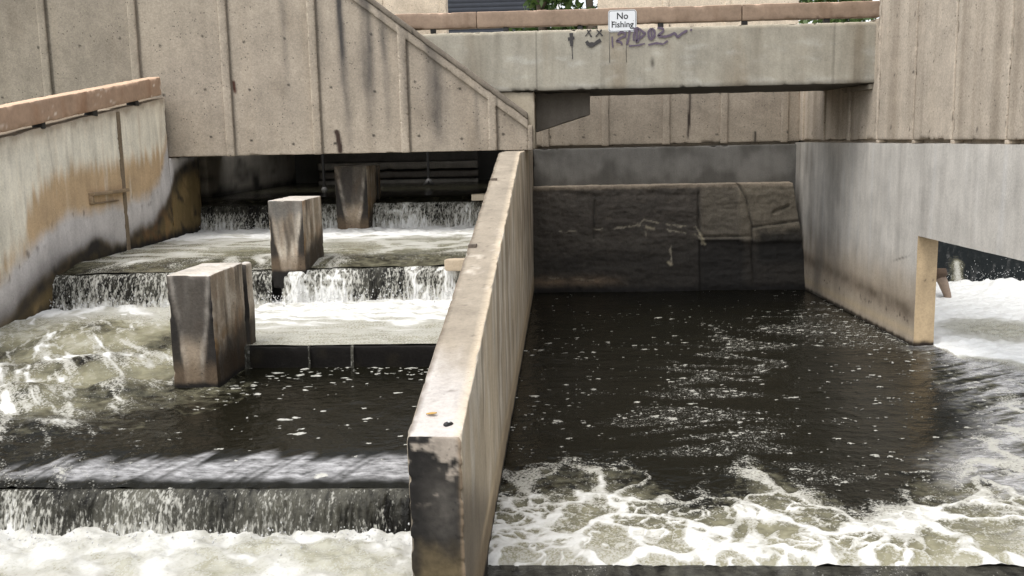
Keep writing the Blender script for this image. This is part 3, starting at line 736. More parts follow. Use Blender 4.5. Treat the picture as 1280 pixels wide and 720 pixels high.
def text(txt, x, z, size, name):
    cu = bpy.data.curves.new('t', 'FONT'); cu.body = txt; cu.size = size; cu.align_x = 'CENTER'; cu.align_y = 'CENTER'; cu.extrude = .0006; cu.offset = .0022; cu.resolution_u = 6
    o = bpy.data.objects.new('t', cu); COL.objects.link(o); bpy.context.view_layer.update()
    me = bpy.data.meshes.new_from_object(o.evaluated_get(bpy.context.evaluated_depsgraph_get()))
    bpy.data.objects.remove(o)
    me.transform(Matrix.Translation(Vector((x, 15.1392, z)) - Vector(sg.location)) @ Matrix.Rotation(RAD(90), 4, 'X'))
    me.materials.clear(); me.materials.append(M_SK)
    return link(bpy.data.objects.new(name, me), sg)
text('No', .962, 4.737, .135, 'lettering'); text('Fishing', .962, 4.612, .125, 'lettering')
for x in (.80, 1.13):
    bm = bmesh.new(); bmesh.ops.create_uvsphere(bm, u_segments=10, v_segments=6, radius=.008)
    for v in bm.verts: v.co = Vector((v.co.x + x, 15.1405 + v.co.y * .5, v.co.z + 4.668)) - Vector(sg.location)
    me = bpy.data.meshes.new('bolt'); bm.to_mesh(me); bm.free(); me.materials.append(simple('steel', (.4, .4, .4), .4, metal=.8)); link(bpy.data.objects.new('bolt', me), sg)
M_WIRE = simple('wire_steel', (.10, .095, .09), .6)
for x in (.765, 1.02):
    mesh('hanging_wire', [[x - .003, 15.142, 4.05], [x + .003, 15.142, 4.05], [x + .003, 15.142, 4.52], [x - .003, 15.142, 4.52], [x - .003, 15.147, 4.05], [x + .003, 15.147, 4.05], [x + .003, 15.147, 4.52], [x - .003, 15.147, 4.52]],
         [[0, 1, 2, 3], [0, 4, 5, 1], [3, 2, 6, 7], [0, 3, 7, 4], [1, 5, 6, 2]], M_WIRE, sg, smooth=False)

# ------------------------------------------------------------------ 8 weirs and baffle piers
def paint_weir(P, Nn):
    c = np.tile(lin(26, 24, 22), (len(P), 1)) * (1 + .4 * fbm(P[:, 0] * 3, P[:, 2] * 8, 4, 161))[:, None]
    return mix(c, lin(58, 52, 38), .5 * ss(.2, .6, fbm(P[:, 0] * 4, P[:, 2] * 3, 3, 163)))
def w3y(x): return 11.30 + (x + 6.15) * .085
def weir(label, x0, x1, y0, y1, z0, z1, extra=None, warp=None):
    o = thing('weir', label, 'weir', ((x0 + x1) / 2, y0, z0), 'weirs of the fish ladder')
    Builder().box((x0, y0, z0), (x1, y1, z1), res=.04, r=.015, warp=warp).make('sill', M_WETC, o, paint_weir, jit=.006)
    return o
weir('lowest weir of the fish ladder, nearest the viewer under a thin curtain of water', -6.14, -.86, 5.98, 6.14, -.8, .58)
weir('dark wet weir sill beside the largest pier, with only thin trickles over it', -3.12, -.86, 8.93, 9.13, -.6, .985)
def warp_w3(P):
    P = P.copy(); P[:, 1] += (P[:, 0] + 6.15) * .085; return P
w = weir('weir crossing under the middle pier, with a speckled white curtain of falling water', -6.14, -.86, 11.36, 11.60, -.4, 1.28, warp=warp_w3)
Builder().box((-1.42, 11.42, 1.36), (-1.16, 11.60, 1.50), res=.03, r=.012).make('end_block', M_CAST, w, lambda P, n: np.tile(lin(180, 164, 142), (len(P), 1)), jit=.006)
w = weir('uppermost weir with dark water pouring out of the shade below the overhanging wall', -6.9, -.86, 16.30, 16.55, -.2, 1.79)
Builder().box((-1.50, 16.0, 1.92), (-1.18, 16.2, 2.03), res=.03, r=.012).make('end_block', M_CAST, w, lambda P, n: np.tile(lin(190, 178, 158), (len(P), 1)), jit=.006)
o = thing('sill', 'dark wet concrete sill edging the foam at the near side of the dark pool', 'sill', (3, 6.2, -.6))
Builder().box((-.545, 6.12, -1.2), (9, 6.34, -.045), res=.05, r=.02).make('sill_body', M_WETC, o, paint_weir, jit=.006)

def paint_pier(seed, wl, ztop_, x0, x1, dark, y0):
    def f(P, Nn):
        X, Y, Z = P[:, 0], P[:, 1], P[:, 2]
        h = (Z - wl) / (ztop_ - wl)
        U = X + Y
        base = lin(142, 128, 110)
        c = np.tile(base, (len(P), 1)) * (1 + .2 * fbm(U * 3, Z * 3, 4, seed))[:, None]
        c = mix(c, lin(196, 186, 170), vstreak(U, Z, 7, seed + 2, .0, .4, .9) * .75)
        c = mix(c, lin(132, 96, 60), .6 * ss(.1, .45, fbm(U * 4, Z * 2, 4, seed + 3)))
        c = mix(c, lin(70, 62, 54), vstreak(U, Z, 6, seed + 4, .0, .4, .7) * .85)
        fr = Nn[:, 1] < -.5; rt = Nn[:, 0] > .5; tp = Nn[:, 2] > .5
        mx = (x0 + x1) / 2
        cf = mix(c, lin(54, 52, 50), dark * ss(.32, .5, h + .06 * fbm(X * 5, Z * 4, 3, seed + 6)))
        v = np.abs(X - mx) / ((x1 - x0) / 2)
        v = v + .16 * fbm(X * 4, Z * 3, 4, seed + 7)
        edge = np.exp(-((v - (.25 + .62 * h)) / .10) ** 2)
        cf = mix(cf, lin(198, 190, 178), .42 * edge * ss(.0, .2, h) * np.clip(.4 + 1.2 * fbm(X * 6, Z * 6, 3, seed + 8), 0, 1))
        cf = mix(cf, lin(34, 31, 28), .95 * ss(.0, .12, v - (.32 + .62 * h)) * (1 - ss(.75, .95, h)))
        cf = mix(cf, lin(100, 84, 66), .7 * (1 - ss(.12, .3, h + .1 * fbm(X * 8, Z * 4, 4, seed + 10))))
        cf = mix(cf, lin(96, 94, 90), .75 * ss(.70, .86, h + .16 * fbm(X * 9, Z * .8, 3, seed + 11)) * (dark < .5))
        c[fr] = cf[fr]
        cr = mix(c, lin(196, 186, 172), .55 * ss(.0, .4, fbm(Y * 4, Z * 2.5, 4, seed + 12)) * ss(.3, .7, h))
        cr = mix(cr, lin(110, 84, 48), .8 * (1 - ss(.25, .55, h + .35 * (Y - y0) - .2 + .1 * fbm(Y * 6, Z * 5, 4, seed + 14)) ) * ss(.0, .4, fbm(Y * 5, Z * 5, 3, seed + 15) + .3))
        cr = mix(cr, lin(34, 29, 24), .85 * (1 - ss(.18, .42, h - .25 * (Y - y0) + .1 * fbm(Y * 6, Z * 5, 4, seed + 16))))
        c[rt] = cr[rt]
        ct = np.tile(lin(186, 178, 166), (len(P), 1)) * (1 + .2 * fbm(X * 6, Y * 6, 4, seed + 18))[:, None]
        ct = mix(ct, lin(214, 208, 204), ss(.0, .5, fbm(X * 5, Y * 5, 3, seed + 19)) * .7)
        c[tp] = ct[tp]
        return mix(c, lin(24, 21, 18), 1 - ss(.02, .07, Z - wl + .03 * fbm(U * 8, Z * 2, 3, seed + 20)))
    return f
def pier(label, lo, hi, wl, seed, dark, guide=True, lean=0.):
    o = thing('baffle_pier', label, 'concrete pier', ((lo[0] + hi[0]) / 2, (lo[1] + hi[1]) / 2, wl - .3), 'concrete piers standing in the fish ladder')
    f = paint_pier(seed, wl, hi[2], lo[0], hi[0], dark, lo[1])
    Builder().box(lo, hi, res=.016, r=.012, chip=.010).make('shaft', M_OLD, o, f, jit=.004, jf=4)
    if guide:
        Builder().box((hi[0] - .05, hi[1] - .02, wl + .08), (hi[0] + .045, hi[1] + .16, hi[2] - .01), res=.02, r=.03).make('gate_guide', M_OLD, o, f, jit=.008)
    return o
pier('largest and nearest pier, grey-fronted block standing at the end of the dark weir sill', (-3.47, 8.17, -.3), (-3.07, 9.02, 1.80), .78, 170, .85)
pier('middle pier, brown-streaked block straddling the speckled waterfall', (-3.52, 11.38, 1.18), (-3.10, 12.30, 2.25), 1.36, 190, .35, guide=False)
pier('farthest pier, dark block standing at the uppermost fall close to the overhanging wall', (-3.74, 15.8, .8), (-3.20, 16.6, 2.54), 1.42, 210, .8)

# ------------------------------------------------------------------ 9 stop logs and rods in the shaded chamber
g = thing('stop_log_gate', 'weathered grey horizontal stop logs closing the shaded chamber behind the falls', 'gate', (-3.6, 22, 1.7))
for i, (z0, z1, yy, cc) in enumerate(((1.6, 2.06, 22.0, (120, 116, 108)), (2.10, 2.26, 22.12, (104, 98, 90)), (2.30, 2.46, 22.0, (128, 122, 112)), (2.47, 2.74, 22.2, (84, 80, 74)))):
    Builder().box((-5.6, yy, z0), (-1.9, yy + .2, z1), res=.06, r=.02).make('stop_log', M_OLD, g, (lambda q: lambda P, n: np.tile(lin(*q), (len(P), 1)) * (1 + .35 * fbm(P[:, 0] * 1.2, P[:, 2] * 20, 4, 231))[:, None])(cc), jit=.008)
for lab, x, zb, y in (('black hanging rod behind the middle pier, left in the shaded chamber', -4.84, 1.93, 19.5), ('black hanging rod with a splayed foot, right in the shaded chamber', -2.69, 2.06, 19.5)):
    o = thing('gate_rod', lab, 'steel rod', (x, y, 1.9), 'rods in the shaded chamber')
    Builder().box((x - .025, y - .025, zb), (x + .025, y + .025, 2.80), res=.1, r=.012).make('shaft', M_BLACK, o)
    V = np.array([[-.12, -.02, 0], [.12, -.02, 0], [.12, .02, 0], [-.12, .02, 0], [-.028, -.028, .13], [.028, -.028, .13], [.028, .028, .13], [-.028, .028, .13]]) + np.array([x, y, zb - .02])
    mesh('foot', V, [[3, 2, 1, 0], [0, 1, 5, 4], [1, 2, 6, 5], [2, 3, 7, 6], [3, 0, 4, 7], [4, 5, 6, 7]], simple('rod_foot', (.05, .048, .045)), o, smooth=False)
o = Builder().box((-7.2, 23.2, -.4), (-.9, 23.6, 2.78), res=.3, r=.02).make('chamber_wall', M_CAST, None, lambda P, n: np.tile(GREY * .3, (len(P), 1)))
tag(o, 'dark concrete rear wall of the shaded chamber behind the stop logs', 'concrete wall')

# ------------------------------------------------------------------ 10 dam face at the right
sp = thing('spillway', 'black wet sloping spillway face seen through the opening beside the right pier', 'spillway', (9, 18, 0))
nu, nv = 420, 150
uu, vv = np.meshgrid(np.linspace(4.9, 15, nu), np.linspace(-.15, 1, nv), indexing='ij'); uu = uu.ravel(); vv = vv.ravel()
Yd = 18.15 + 1.5 * vv; Zd = 3.0 * vv
wv = .055 * fbm(uu * 2.2, vv * 4.5, 4, 241) + .03 * ridge(uu * 4.5 + .5 * fbm(uu * 2, vv * 4, 2, 3), vv * 6, 3, 243)
P = np.stack([uu, Yd - wv * .9, Zd + wv * .4], 1)
jet = np.exp(-((uu - 7.40 - .08 * (vv) - .05 * fbm(uu * 0, vv * 12, 2, 5)) / (.07 + .04 * (1 - vv * 5).clip(0, 1))) ** 2) * (1 - ss(.14, .19, vv))
foam = .8 * jet + .62 * (1 - ss(.0, .035, vv + .02 * fbm(uu * 4, vv * 0, 3, 7)))
M_DAM = water('spillway_water', dark=(.008, .010, .010), rough=.12, ripple=.5, rs=7)
mesh('water_skin', P, quads(nu, nv), M_DAM, sp, {'foam': foam, 'aer': jet * .5})
Builder().box((4.9, 0, 0), (15, 1, 1), res=.5, r=.02, warp=lambda P: np.stack([P[:, 0], 18.32 + P[:, 1] * 1.2 + 1.5 * (P[:, 2] * 1.02 - .03), -.2 + 3.1 * P[:, 2]], 1)).make('dam_body', M_WETC, sp, paint_weir)
# driftwood snag beside the pier
dr = thing('driftwood', 'pale broken driftwood stump poking from the foam just behind the right pier', 'driftwood', (6.6, 17, 0))
def tube(name, pts, rad, mat, parent, ns=12, seed=0, rough=.12):
    pts = np.array(pts, float); V = []
    for i, p in enumerate(pts):
        t = pts[min(i + 1, len(pts) - 1)] - pts[max(i - 1, 0)]; t /= np.linalg.norm(t)
        a = np.cross(t, [0.3, 1, .1]); a /= np.linalg.norm(a); b_ = np.cross(t, a)
        for k in range(ns):
            an = 2 * math.pi * k / ns; r = rad[i] * (1 + rough * float(pn(np.array([k * .9 + seed]), np.array([i * .7]), 9)[0]))
            V.append(p + r * (math.cos(an) * a + math.sin(an) * b_))
    F = []
    for i in range(len(pts) - 1):
        for k in range(ns): F.append([i * ns + k, i * ns + (k + 1) % ns, (i + 1) * ns + (k + 1) % ns, (i + 1) * ns + k])
    V += [pts[0], pts[-1]]; c0 = len(V) - 2
    for k in range(ns): F.append([c0, k, (k + 1) % ns, c0]); F.append([c0 + 1, (len(pts) - 1) * ns + (k + 1) % ns, (len(pts) - 1) * ns + k, c0 + 1])
    bm = bmesh.new(); off = np.zeros(3)
    if parent: off = np.array(parent.location)
    vs = [bm.verts.new(v - off) for v in V]
    for f in F: bm.faces.new([vs[j] for j in dict.fromkeys(f)])
    bmesh.ops.recalc_face_normals(bm, faces=bm.faces)
    me = bpy.data.meshes.new(name); bm.to_mesh(me); bm.free()
    for p in me.polygons: p.use_smooth = True
    me.materials.append(mat); return link(bpy.data.objects.new(name, me), parent)
tube('trunk', [(6.80, 17, -.15), (6.74, 17, .08), (6.66, 17, .28), (6.58, 17, .44), (6.55, 17, .5)], [.045, .065, .085, .09, .07], simple('bleached_wood', (.27, .20, .15), .8, .3, 30), dr, seed=2)
tube('broken_knot', [(6.45, 16.98, .40), (6.55, 16.96, .45), (6.66, 16.96, .45), (6.70, 16.96, .42)], [.05, .1, .085, .03], simple('brown_bark', (.075, .048, .03), .9, .4, 30), dr, seed=5, rough=.3)

# ------------------------------------------------------------------ 11 water
def pool(name, x, y, z, foam, aer, nu, nv, mat=None, keep=None, sheen=None):
    P = np.stack([x, y, z], 1); F = quads(nu, nv)
    if keep is not None: F = F[keep[F].all(1)]
    o = mesh(name, P, F, mat or M_WATER, None, {'foam': np.clip(foam, 0, 1.2), 'aer': np.clip(aer, 0, 1), 'sheen': np.zeros(len(x)) if sheen is None else np.clip(sheen, 0, 1)})
    return tag(o, kind='structure')

def lace(x, y, sc, s, width, warp=.5):
    wx = x * sc + warp * fbm(x * sc * .8, y * sc * .8, 3, s); wy = y * sc + warp * fbm(x * sc * .8 + 31, y * sc * .8, 3, s + 1)
    f1, f2, cid = worley(wx, wy, s)
    return 1 - ss(width, width + .20, f2 - f1)

def blobs(x, y, sc, s, dens, sx=.62):
    wx = x * sc * sx + .35 * fbm(x * sc * 1.2, y * sc * 1.2, 2, s + 2); wy = y * sc + .35 * fbm(x * sc * 1.2 + 9, y * sc * 1.2, 2, s + 3)
    f1, f2, cid = worley(wx, wy, s)
    r = np.clip((cid - 1 + dens) / np.maximum(dens, .01), 0, 1) * .33 * (dens > .01)
    return 1 - ss(r * .6, r + .03, f1) if False else np.where(r > .03, 1 - ss(r * .7, r * 1.15, f1), 0)

def polydist(x, y, pts):
    d = np.full(x.shape, 99.)
    for (ax, ay), (bx, by) in zip(pts[:-1], pts[1:]):
        t = np.clip(((x - ax) * (bx - ax) + (y - ay) * (by - ay)) / ((bx - ax) ** 2 + (by - ay) ** 2), 0, 1)
        d = np.minimum(d, np.hypot(x - ax - t * (bx - ax), y - ay - t * (by - ay)))
    return d

# --- dark pool on the right, with the boil beyond the pier
nu, nv = 640, 620
rows = 6.33 * (18.6 / 6.33) ** np.linspace(0, 1, nv)
tt = np.linspace(0, 1, nu)
xr = np.minimum(rows * .80 + .6, 14.5)
x = (-.56 + (xr[None, :] + .56) * tt[:, None]).ravel(); y = np.broadcast_to(rows[None, :], (nu, nv)).ravel().copy()
EX = [-.6, -.12, .3, .82, 1.02, 1.39, 1.66, 1.97, 2.3, 2.6, 2.9, 3.7, 4.6, 5.5, 8, 12]; EY = [8.5, 8.7, 9.1, 8.2, 7.8, 8.3, 8.9, 8.1, 7.5, 7.7, 8.3, 8.6, 8.7, 8.8, 9., 9.]
yE = np.interp(x, EX, EY) + .25 * fbm(x * 1.2, y * 1.2, 3, 301)
d = (yE - y) / (yE - 6.2)
la = np.maximum(lace(x, y, 1.75, 303, -.03 + .17 * np.clip(d, 0, 1) + .16 * fbm(x * 1.4, y * 1.8, 3, 300), .9), ss(-.25, .2, fbm(x * 1.1, y * 1.6, 3, 299)) * lace(x, y, 4.6, 302, -.09 + .20 * np.clip(d, 0, 1) + .12 * fbm(x * 3, y * 3, 2, 298), 1.1))
fin = lace(x, y, 7., 305, .05, .8)
inside = ss(-.04, .16, d)
foam = inside * np.clip(la * (.44 + .26 * ss(.1, .6, d)) + .12 + .16 * ss(.2, .6, d) + .26 * fin * ss(.1, .6, d) + .22 * fbm(x * 5, y * 5, 4, 306), 0, 1)
fill = ss(-.15, .25, fbm(x * .9, y * 1.6, 4, 307) + .85 * (d - .55))
foam = np.maximum(foam, inside * fill * ss(.5, .95, d) * (.62 + .25 * fbm(x * 4, y * 4, 4, 308)))
aer = inside * (.42 + .36 * ss(.6, 1., d)) * ss(.15, .75, d + .25 * fbm(x * 1.3, y * 2, 3, 310))
# tan windows inside the white
foam = foam - .42 * ss(.05, .45, fbm(x * 1.1 + 7, y * 1.9, 4, 309)) * ss(.35, .6, d) * ss(.2, 1.6, x)
# drifting blobs
sl = [(4.6, 16.6), (2.9, 13.9), (2.2, 12.0), (1.56, 10.5), (1.18, 9.6), (1.43, 9.0), (1.64, 8.6), (1.8, 8.1)]
pd = polydist(x, y, sl)
dens = .42 * np.exp(-(pd / .4) ** 2) + .16 * np.exp(-(pd / 1.5) ** 2) + .10
dens = dens * (1 - .5 * ss(14, 17, y)) * (1 + .9 * fbm(x * 1.0, y * .8, 3, 311))
trail = ridge(x * .45 + .5 * fbm(x * .5, y * .5, 2, 312), y * 1.5 + .6 * fbm(x * .4, y * .4, 2, 314), 2, 316)
dens = dens * (.25 + 1.3 * ss(.35, .85, trail))
dens = np.clip(dens + .16 * ss(3.3, 4.5, x) * (1 - ss(11, 15.5, y)) + .45 * ss(3.0, 4.4, x + (y - 13) * .05) * ss(12.6, 13.6, y) * (1 - ss(14.5, 16.2, y)), 0, .8)
bl = np.maximum(blobs(x, y, 7., 313, dens * .40, .78), np.maximum(blobs(x, y, 11., 315, dens * .6, .75), blobs(x, y, 20., 317, dens * .8) * .9))
foam = np.maximum(foam, bl * .72 * (1 - inside))
foam = np.maximum(foam, (1 - inside) * ss(.05, .5, dens) * (.30 + .25 * fbm(x * 9, y * 12, 4, 318)))
# thin film and streaks under the right bank
xs = np.interp(y, [6.3, 7.9, 8.55, 9.8, 11.5, 12.8, 15, 19], [2.9, 2.95, 3.2, 4.0, 4.45, 4.5, 5.0, 5.0]) + .35 * fbm(x * .8, y * .8, 3, 319)
film = ss(-.1, .7, x - xs)
sxx = x * .85 + y * .5; syy = -x * .5 + y * .85
st = .5 * ridge(sxx * 1.1 + 2, syy * 6, 3, 322) + .6 * ridge(sxx * .55 + .5 * fbm(x * .7, y * .7, 3, 320), syy * 2.4, 3, 321)
foam = np.maximum(foam, film * (.10 + .34 * ss(.35, .8, st) + .26 * fbm(x * 4, y * 4, 4, 325)) * (1 - .3 * inside))
lr = lace(x, y, 1.1, 327, .05, .9)
foam = np.maximum(foam, film * lr * .75 * (1 - ss(9.8, 11.5, y)))
# white boil below the spillway
boil = ss(-.3, .9, (y - 11.6) + 1.2 * (x - 5.6) * ss(4.9, 5.2, x) - 1.2 * (1 - ss(4.9, 5.1, x)) * 8 + .6 * fbm(x * 1.1, y * 1.1, 4, 329))
tan = np.exp(-((x - 6.35) / .75) ** 2 - ((y - 14.1) / .8) ** 2)
foam = np.maximum(foam, boil * (1.22 - 1.0 * tan + .10 * fbm(x * 3, y * 3, 3, 331)))
aer = np.maximum(aer, np.clip(boil * .9 + film * .10, 0, 1))
z = .016 * fbm(x * 1.3, y * 2.0, 3, 333) + .006 * fbm(x * 5, y * 8, 3, 334)
z += film * .022 * st + inside * ss(.1, .6, d) * .05 * fbm(x * 2.6, y * 3.4, 4, 335) + .014 * inside * la + .012 * inside * fbm(x * 9, y * 11, 3, 336)
z += boil * (.10 * np.abs(fbm(x * 1.3, y * 1.3, 4, 337)) + .03 * fbm(x * 6, y * 6, 3, 339)) + .22 * boil * ss(16.8, 18.0, y) * (.4 + .6 * np.abs(fbm(x * 2.5, y * 2, 3, 341)))
z += .006 * np.clip(bl, 0, 1) * (1 - inside)
z -= .05 * ss(6.48, 6.33, y)
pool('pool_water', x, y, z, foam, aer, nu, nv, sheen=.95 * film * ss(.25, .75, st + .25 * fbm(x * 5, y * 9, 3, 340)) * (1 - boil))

def fall(name, x0, x1, yc, zt, zb, v, foamf, seed, dx=.008, rowsn=44, lip=.0, amp=1.):
    n = int((x1 - x0) / dx); X0 = np.linspace(x0, x1, n); T = np.linspace(0, 1, rowsn)
    xx = np.repeat(X0, rowsn); t = np.tile(T, n)
    H = zt(xx) - zb; tf = np.sqrt(2 * H / 9.81)
    # approach lip then free fall
    tm = t * tf
    yy = yc(xx) - v * tm; zz = zt(xx) - .5 * 9.81 * tm ** 2
    k = ss(.05, .5, t)
    d_ = amp * k * (.022 * pn(xx * 26, t * 1.6 + 3 * RND[seed], seed) + .020 * pn(xx * 9, t * 1.4, seed + 2) + .010 * pn(xx * 60, t * 5, seed + 4))
    yy = yy - d_ - amp * k * .06 * (pn(xx * 2.3, t * .3, seed + 6) + .4)
    f = foamf(xx, t)
    P = np.stack([xx, yy, zz], 1)
    return tag(mesh(name, P, quads(n, rowsn, flip=True), M_FALL, None, {'foam': np.clip(f[0], 0, 1.1), 'aer': np.clip(f[1], 0, 1), 'sheen': np.zeros(len(xx))}), kind='structure')

def foam_curtain(seed, dark=.0, white=.5, fx=30., ft=2.2, bottom=.4, tongues=()):
    def f(xx, t):
        a = ridge(xx * fx * .5 + .6 * pn(xx * 8, t * 3, seed + 9), t * ft, 3, seed)
        b_ = fbm(xx * fx, t * ft * 4, 3, seed + 3)
        c_ = fbm(xx * 1.6, t * .4, 3, seed + 5)
        fo = white * (.62 + .5 * ss(.3, .85, a)) + .28 * b_ + .55 * c_ - dark + bottom * ss(.62, 1.0, t + .12 * fbm(xx * 5, t * 0, 2, seed + 7)) - .35 * (1 - ss(.0, .14, t))
        for tx, tw, tk in tongues: fo = fo + tk * np.exp(-((xx - tx - .03 * pn(t * 3 + tx, t * 0, 5)) / (tw * (.6 + .7 * t))) ** 2)
        return fo, np.clip(.22 + .3 * b_ + .6 * c_, .03, 1)
    return f

# --- lowest pool of the ladder (front left)
nu, nv = 620, 150
X_, Y_ = np.meshgrid(np.linspace(-6.15, -.84, nu), np.linspace(3.4, 5.92, nv), indexing='ij'); x = X_.ravel(); y = Y_.ravel()
near = ss(5.0, 5.75, y + .22 * fbm(x * 1.8, y * 1.8, 3, 343))
bill = np.abs(fbm(x * 1.9, y * 2.2, 4, 345))
white = ss(.02, .3, fbm(x * 1.6 + .3 * y, y * 2.4, 4, 347) + .9 * (y - 5.12))
foam = np.clip(.26 + .52 * white + .26 * fbm(x * 5, y * 5, 4, 349) + .12 * near, 0, .98)
z = .37 + .04 * fbm(x * 2, y * 2.4, 3, 351) + .07 * near * (1 - bill * 1.6) * ss(0, .25, 1 - bill) + .02 * fbm(x * 9, y * 9, 3, 353)
pool('pool_water', x, y, z, foam, np.ones(len(x)) * .92, nu, nv)

# --- second pool with the left-hand rapid
nu, nv = 700, 520
X_, Y_ = np.meshgrid(np.linspace(-6.15, -.84, nu), np.linspace(5.98, 11.62, nv), indexing='ij'); x = X_.ravel(); y = Y_.ravel()
left = 1 - ss(-3.5, -3.2, x)
up = ss(8.2, 10.4, y) * left
z = .78 + .22 * up + .012 * fbm(x * 1.6, y * 2, 3, 355)
dx_, dy_ = .53, -.85
s_ = x * dx_ + y * dy_; t_ = x * .85 + y * .53
warp_ = .35 * fbm(x * .9, y * .9, 3, 357)
stk = ridge(s_ * .55 + warp_, t_ * 2.1 + warp_, 3, 359)
fine = ridge(s_ * 1.3 + warp_, t_ * 6 + warp_, 3, 360)
tur = np.clip(ss(6.4, 8.0, y + (-3.6 - x) * .75) * (1 - ss(-3.6, -2.7, x + .25 * (y - 8) + .3 * fbm(x, y, 2, 363))), 0, 1)
tail = (1 - ss(-4.4, -2.0, x + .45 * (y - 6.2) + .5 * fbm(x * 1.2, y * 1.2, 3, 362))) * (1 - ss(7.4, 8.6, y))
tur = np.maximum(tur, tail * .9)
tur = np.where((x > -3.3) & (y > 9.0), 0, tur)
for bx, by, h_, wx_, wy_ in ((-4.65, 7.75, .15, .34, .26), (-4.55, 8.75, .12, .5, .3), (-4.05, 6.95, .07, .3, .2), (-5.35, 7.3, .13, .4, .25), (-4.0, 8.1, .08, .3, .22), (-5.4, 8.5, .10, .4, .3), (-5.1, 9.7, .08, .5, .4), (-5.0, 6.7, .09, .35, .22)):
    z += h_ * np.exp(-((x - bx + .15 * fbm(x * 3, y * 3, 2, 5)) / wx_) ** 2 - ((y - by) / wy_) ** 2)
z += tur * (.05 * fbm(x * 2.2, y * 2.2, 4, 365) + .025 * stk + .012 * fbm(x * 9, y * 9, 3, 367))
z += .006 * fbm(s_ * 3, t_ * 8, 3, 368) * (1 - tur)
base_w = ss(9.7, 10.9, y + .35 * fbm(x * 1.2, y * 1.2, 3, 369)) * left
thr = ridge(s_ * .9 + warp_ * 1.4, t_ * 3.6 + 2 * warp_, 4, 370)
foam = tur * (.16 + .40 * ss(.45, .85, stk) + .56 * ss(.55, .88, thr) + .26 * ss(.5, .9, fine) + .34 * fbm(x * 5, y * 5, 4, 371)) * (.75 + .35 * ss(-4.2, -5.2, x))
foam = np.maximum(foam, base_w * (.72 + .35 * ss(.3, .8, stk)))
foam += left * .35 * np.exp(-((x + 6.15) / .28) ** 2) * ss(7, 9, y)
for bx, by, r_ in ((-4.75, 7.9, .28), (-4.62, 7.55, .34), (-5.3, 7.4, .5), (-4.5, 8.85, .4), (-5.5, 8.6, .4), (-3.95, 7.0, .2)):
    foam += .55 * np.exp(-((x - bx) / r_) ** 2 - ((y - by) / (r_ * .6)) ** 2) * (.6 + .7 * fbm(x * 6, y * 6, 3, 373))
aer = np.clip(tur * (.38 + .9 * fbm(x * 1.3, y * 1.3, 4, 375) + .15 * ss(8, 10, y)) + .7 * base_w, 0, .9) * ss(6.6, 8.4, y)
# drift lines on the calm part
dl = [(-3.2, 8.0), (-2.2, 8.85), (-1.2, 8.8)]
spk = np.exp(-(polydist(x, y, dl) / .16) ** 2) * (x > -3.3) + .5 * np.exp(-(polydist(x, y, [(-3.4, 7.0), (-2.7, 7.9), (-2.0, 8.35)]) / .10) ** 2) + .5 * np.exp(-(polydist(x, y, [(-2.4, 7.0), (-1.9, 7.05), (-1.3, 7.2)]) / .12) ** 2)
bl = np.maximum(blobs(x, y, 9., 377, np.clip(spk * .7 + .03, 0, .8)), blobs(x, y, 18., 379, np.clip(spk * .7 + .06, 0, .8)))
foam = np.maximum(foam, bl * .85 * (1 - tur))
lip = np.clip((6.48 - y) / .5, 0, 1)
z -= .115 * lip ** 1.7
z += lip * .010 * pn(x * 9 - y * 5, y * 1.2, 381)
ru = x - .75 * (y - 6)
edge_t = 6.40 + .10 * pn(ru * 3.2, y * .6, 384) + .07 * pn(ru * 9, y * 1.2, 387) - .22 * ss(-2.6, -4.6, x)
film = ss(.0, .05, edge_t - y) * ss(6.05, 6.10, y + .03 * pn(ru * 5, y, 385)) * ss(-4.6, -3.6, x + .5 * fbm(x * 2, y, 2, 386))
film *= 1 - .95 * ss(.12, .3, pn(ru * 2.6, y * .8, 388) + .5 * pn(ru * 8, y * 1.5, 391)) * (1 - .5 * ss(-2., -1.2, x))
teeth = 6.36 + .13 * pn(ru * 4.5, y * .5, 384) + .10 * pn(ru * 12, y * .7, 387) - .20 * ss(-2.8, -4.6, x) + .05 * ss(-3, -1, x)
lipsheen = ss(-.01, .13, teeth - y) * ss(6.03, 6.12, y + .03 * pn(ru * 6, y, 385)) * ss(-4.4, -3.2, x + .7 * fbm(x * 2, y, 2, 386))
lipsheen *= .35 + .65 * ss(-.55, -.12, pn(ru * 5.5, y * .6, 388) + .4 * pn(ru * 16, y, 391) + .25 * ss(-3.4, -1.6, x))  # sky reflection at the weir lip, painted into the water as pale grey
rip = (.35 + .65 * (1 - ss(-3.2, -1.6, x))) * (1 - ss(8.2, 9, y)) * (x > -6.2)
z += rip * (.007 * fbm(s_ * 2.2, t_ * 7, 3, 389) + .004 * fbm(x * 11, y * 14, 2, 390))
keep = ~((x > -3.28) & (y > 9.02))
keep &= ~((x < -3.28) & (y > w3y(x) + .05))
pool('pool_water', x, y, z, foam, aer, nu, nv, keep=keep, sheen=lipsheen * .85)
fall('waterfall', -6.15, -.84, lambda q: 5.985 + 0 * q, lambda q: .665 + 0 * q, .30, .55, foam_curtain(401, .24, .62, 34, 1.3, .25, ((-3.6, .3, .3), (-2.6, .12, .22), (-1.2, .08, .2))), 401, lip=.1)
# trickles over the dark sill
nq = 0
for xx, wd in ((-3.05, .03), (-2.44, .010), (-2.02, .014)):
    fall('waterfall', xx - wd, xx + wd, lambda q: 8.928 + 0 * q, lambda q: 1.0 + 0 * q, .76, .12, lambda a, t: (.30 + .5 * fbm(a * 40, t * 3, 2, 411), .25 + 0 * a), 411 + nq, amp=.3); nq += 1

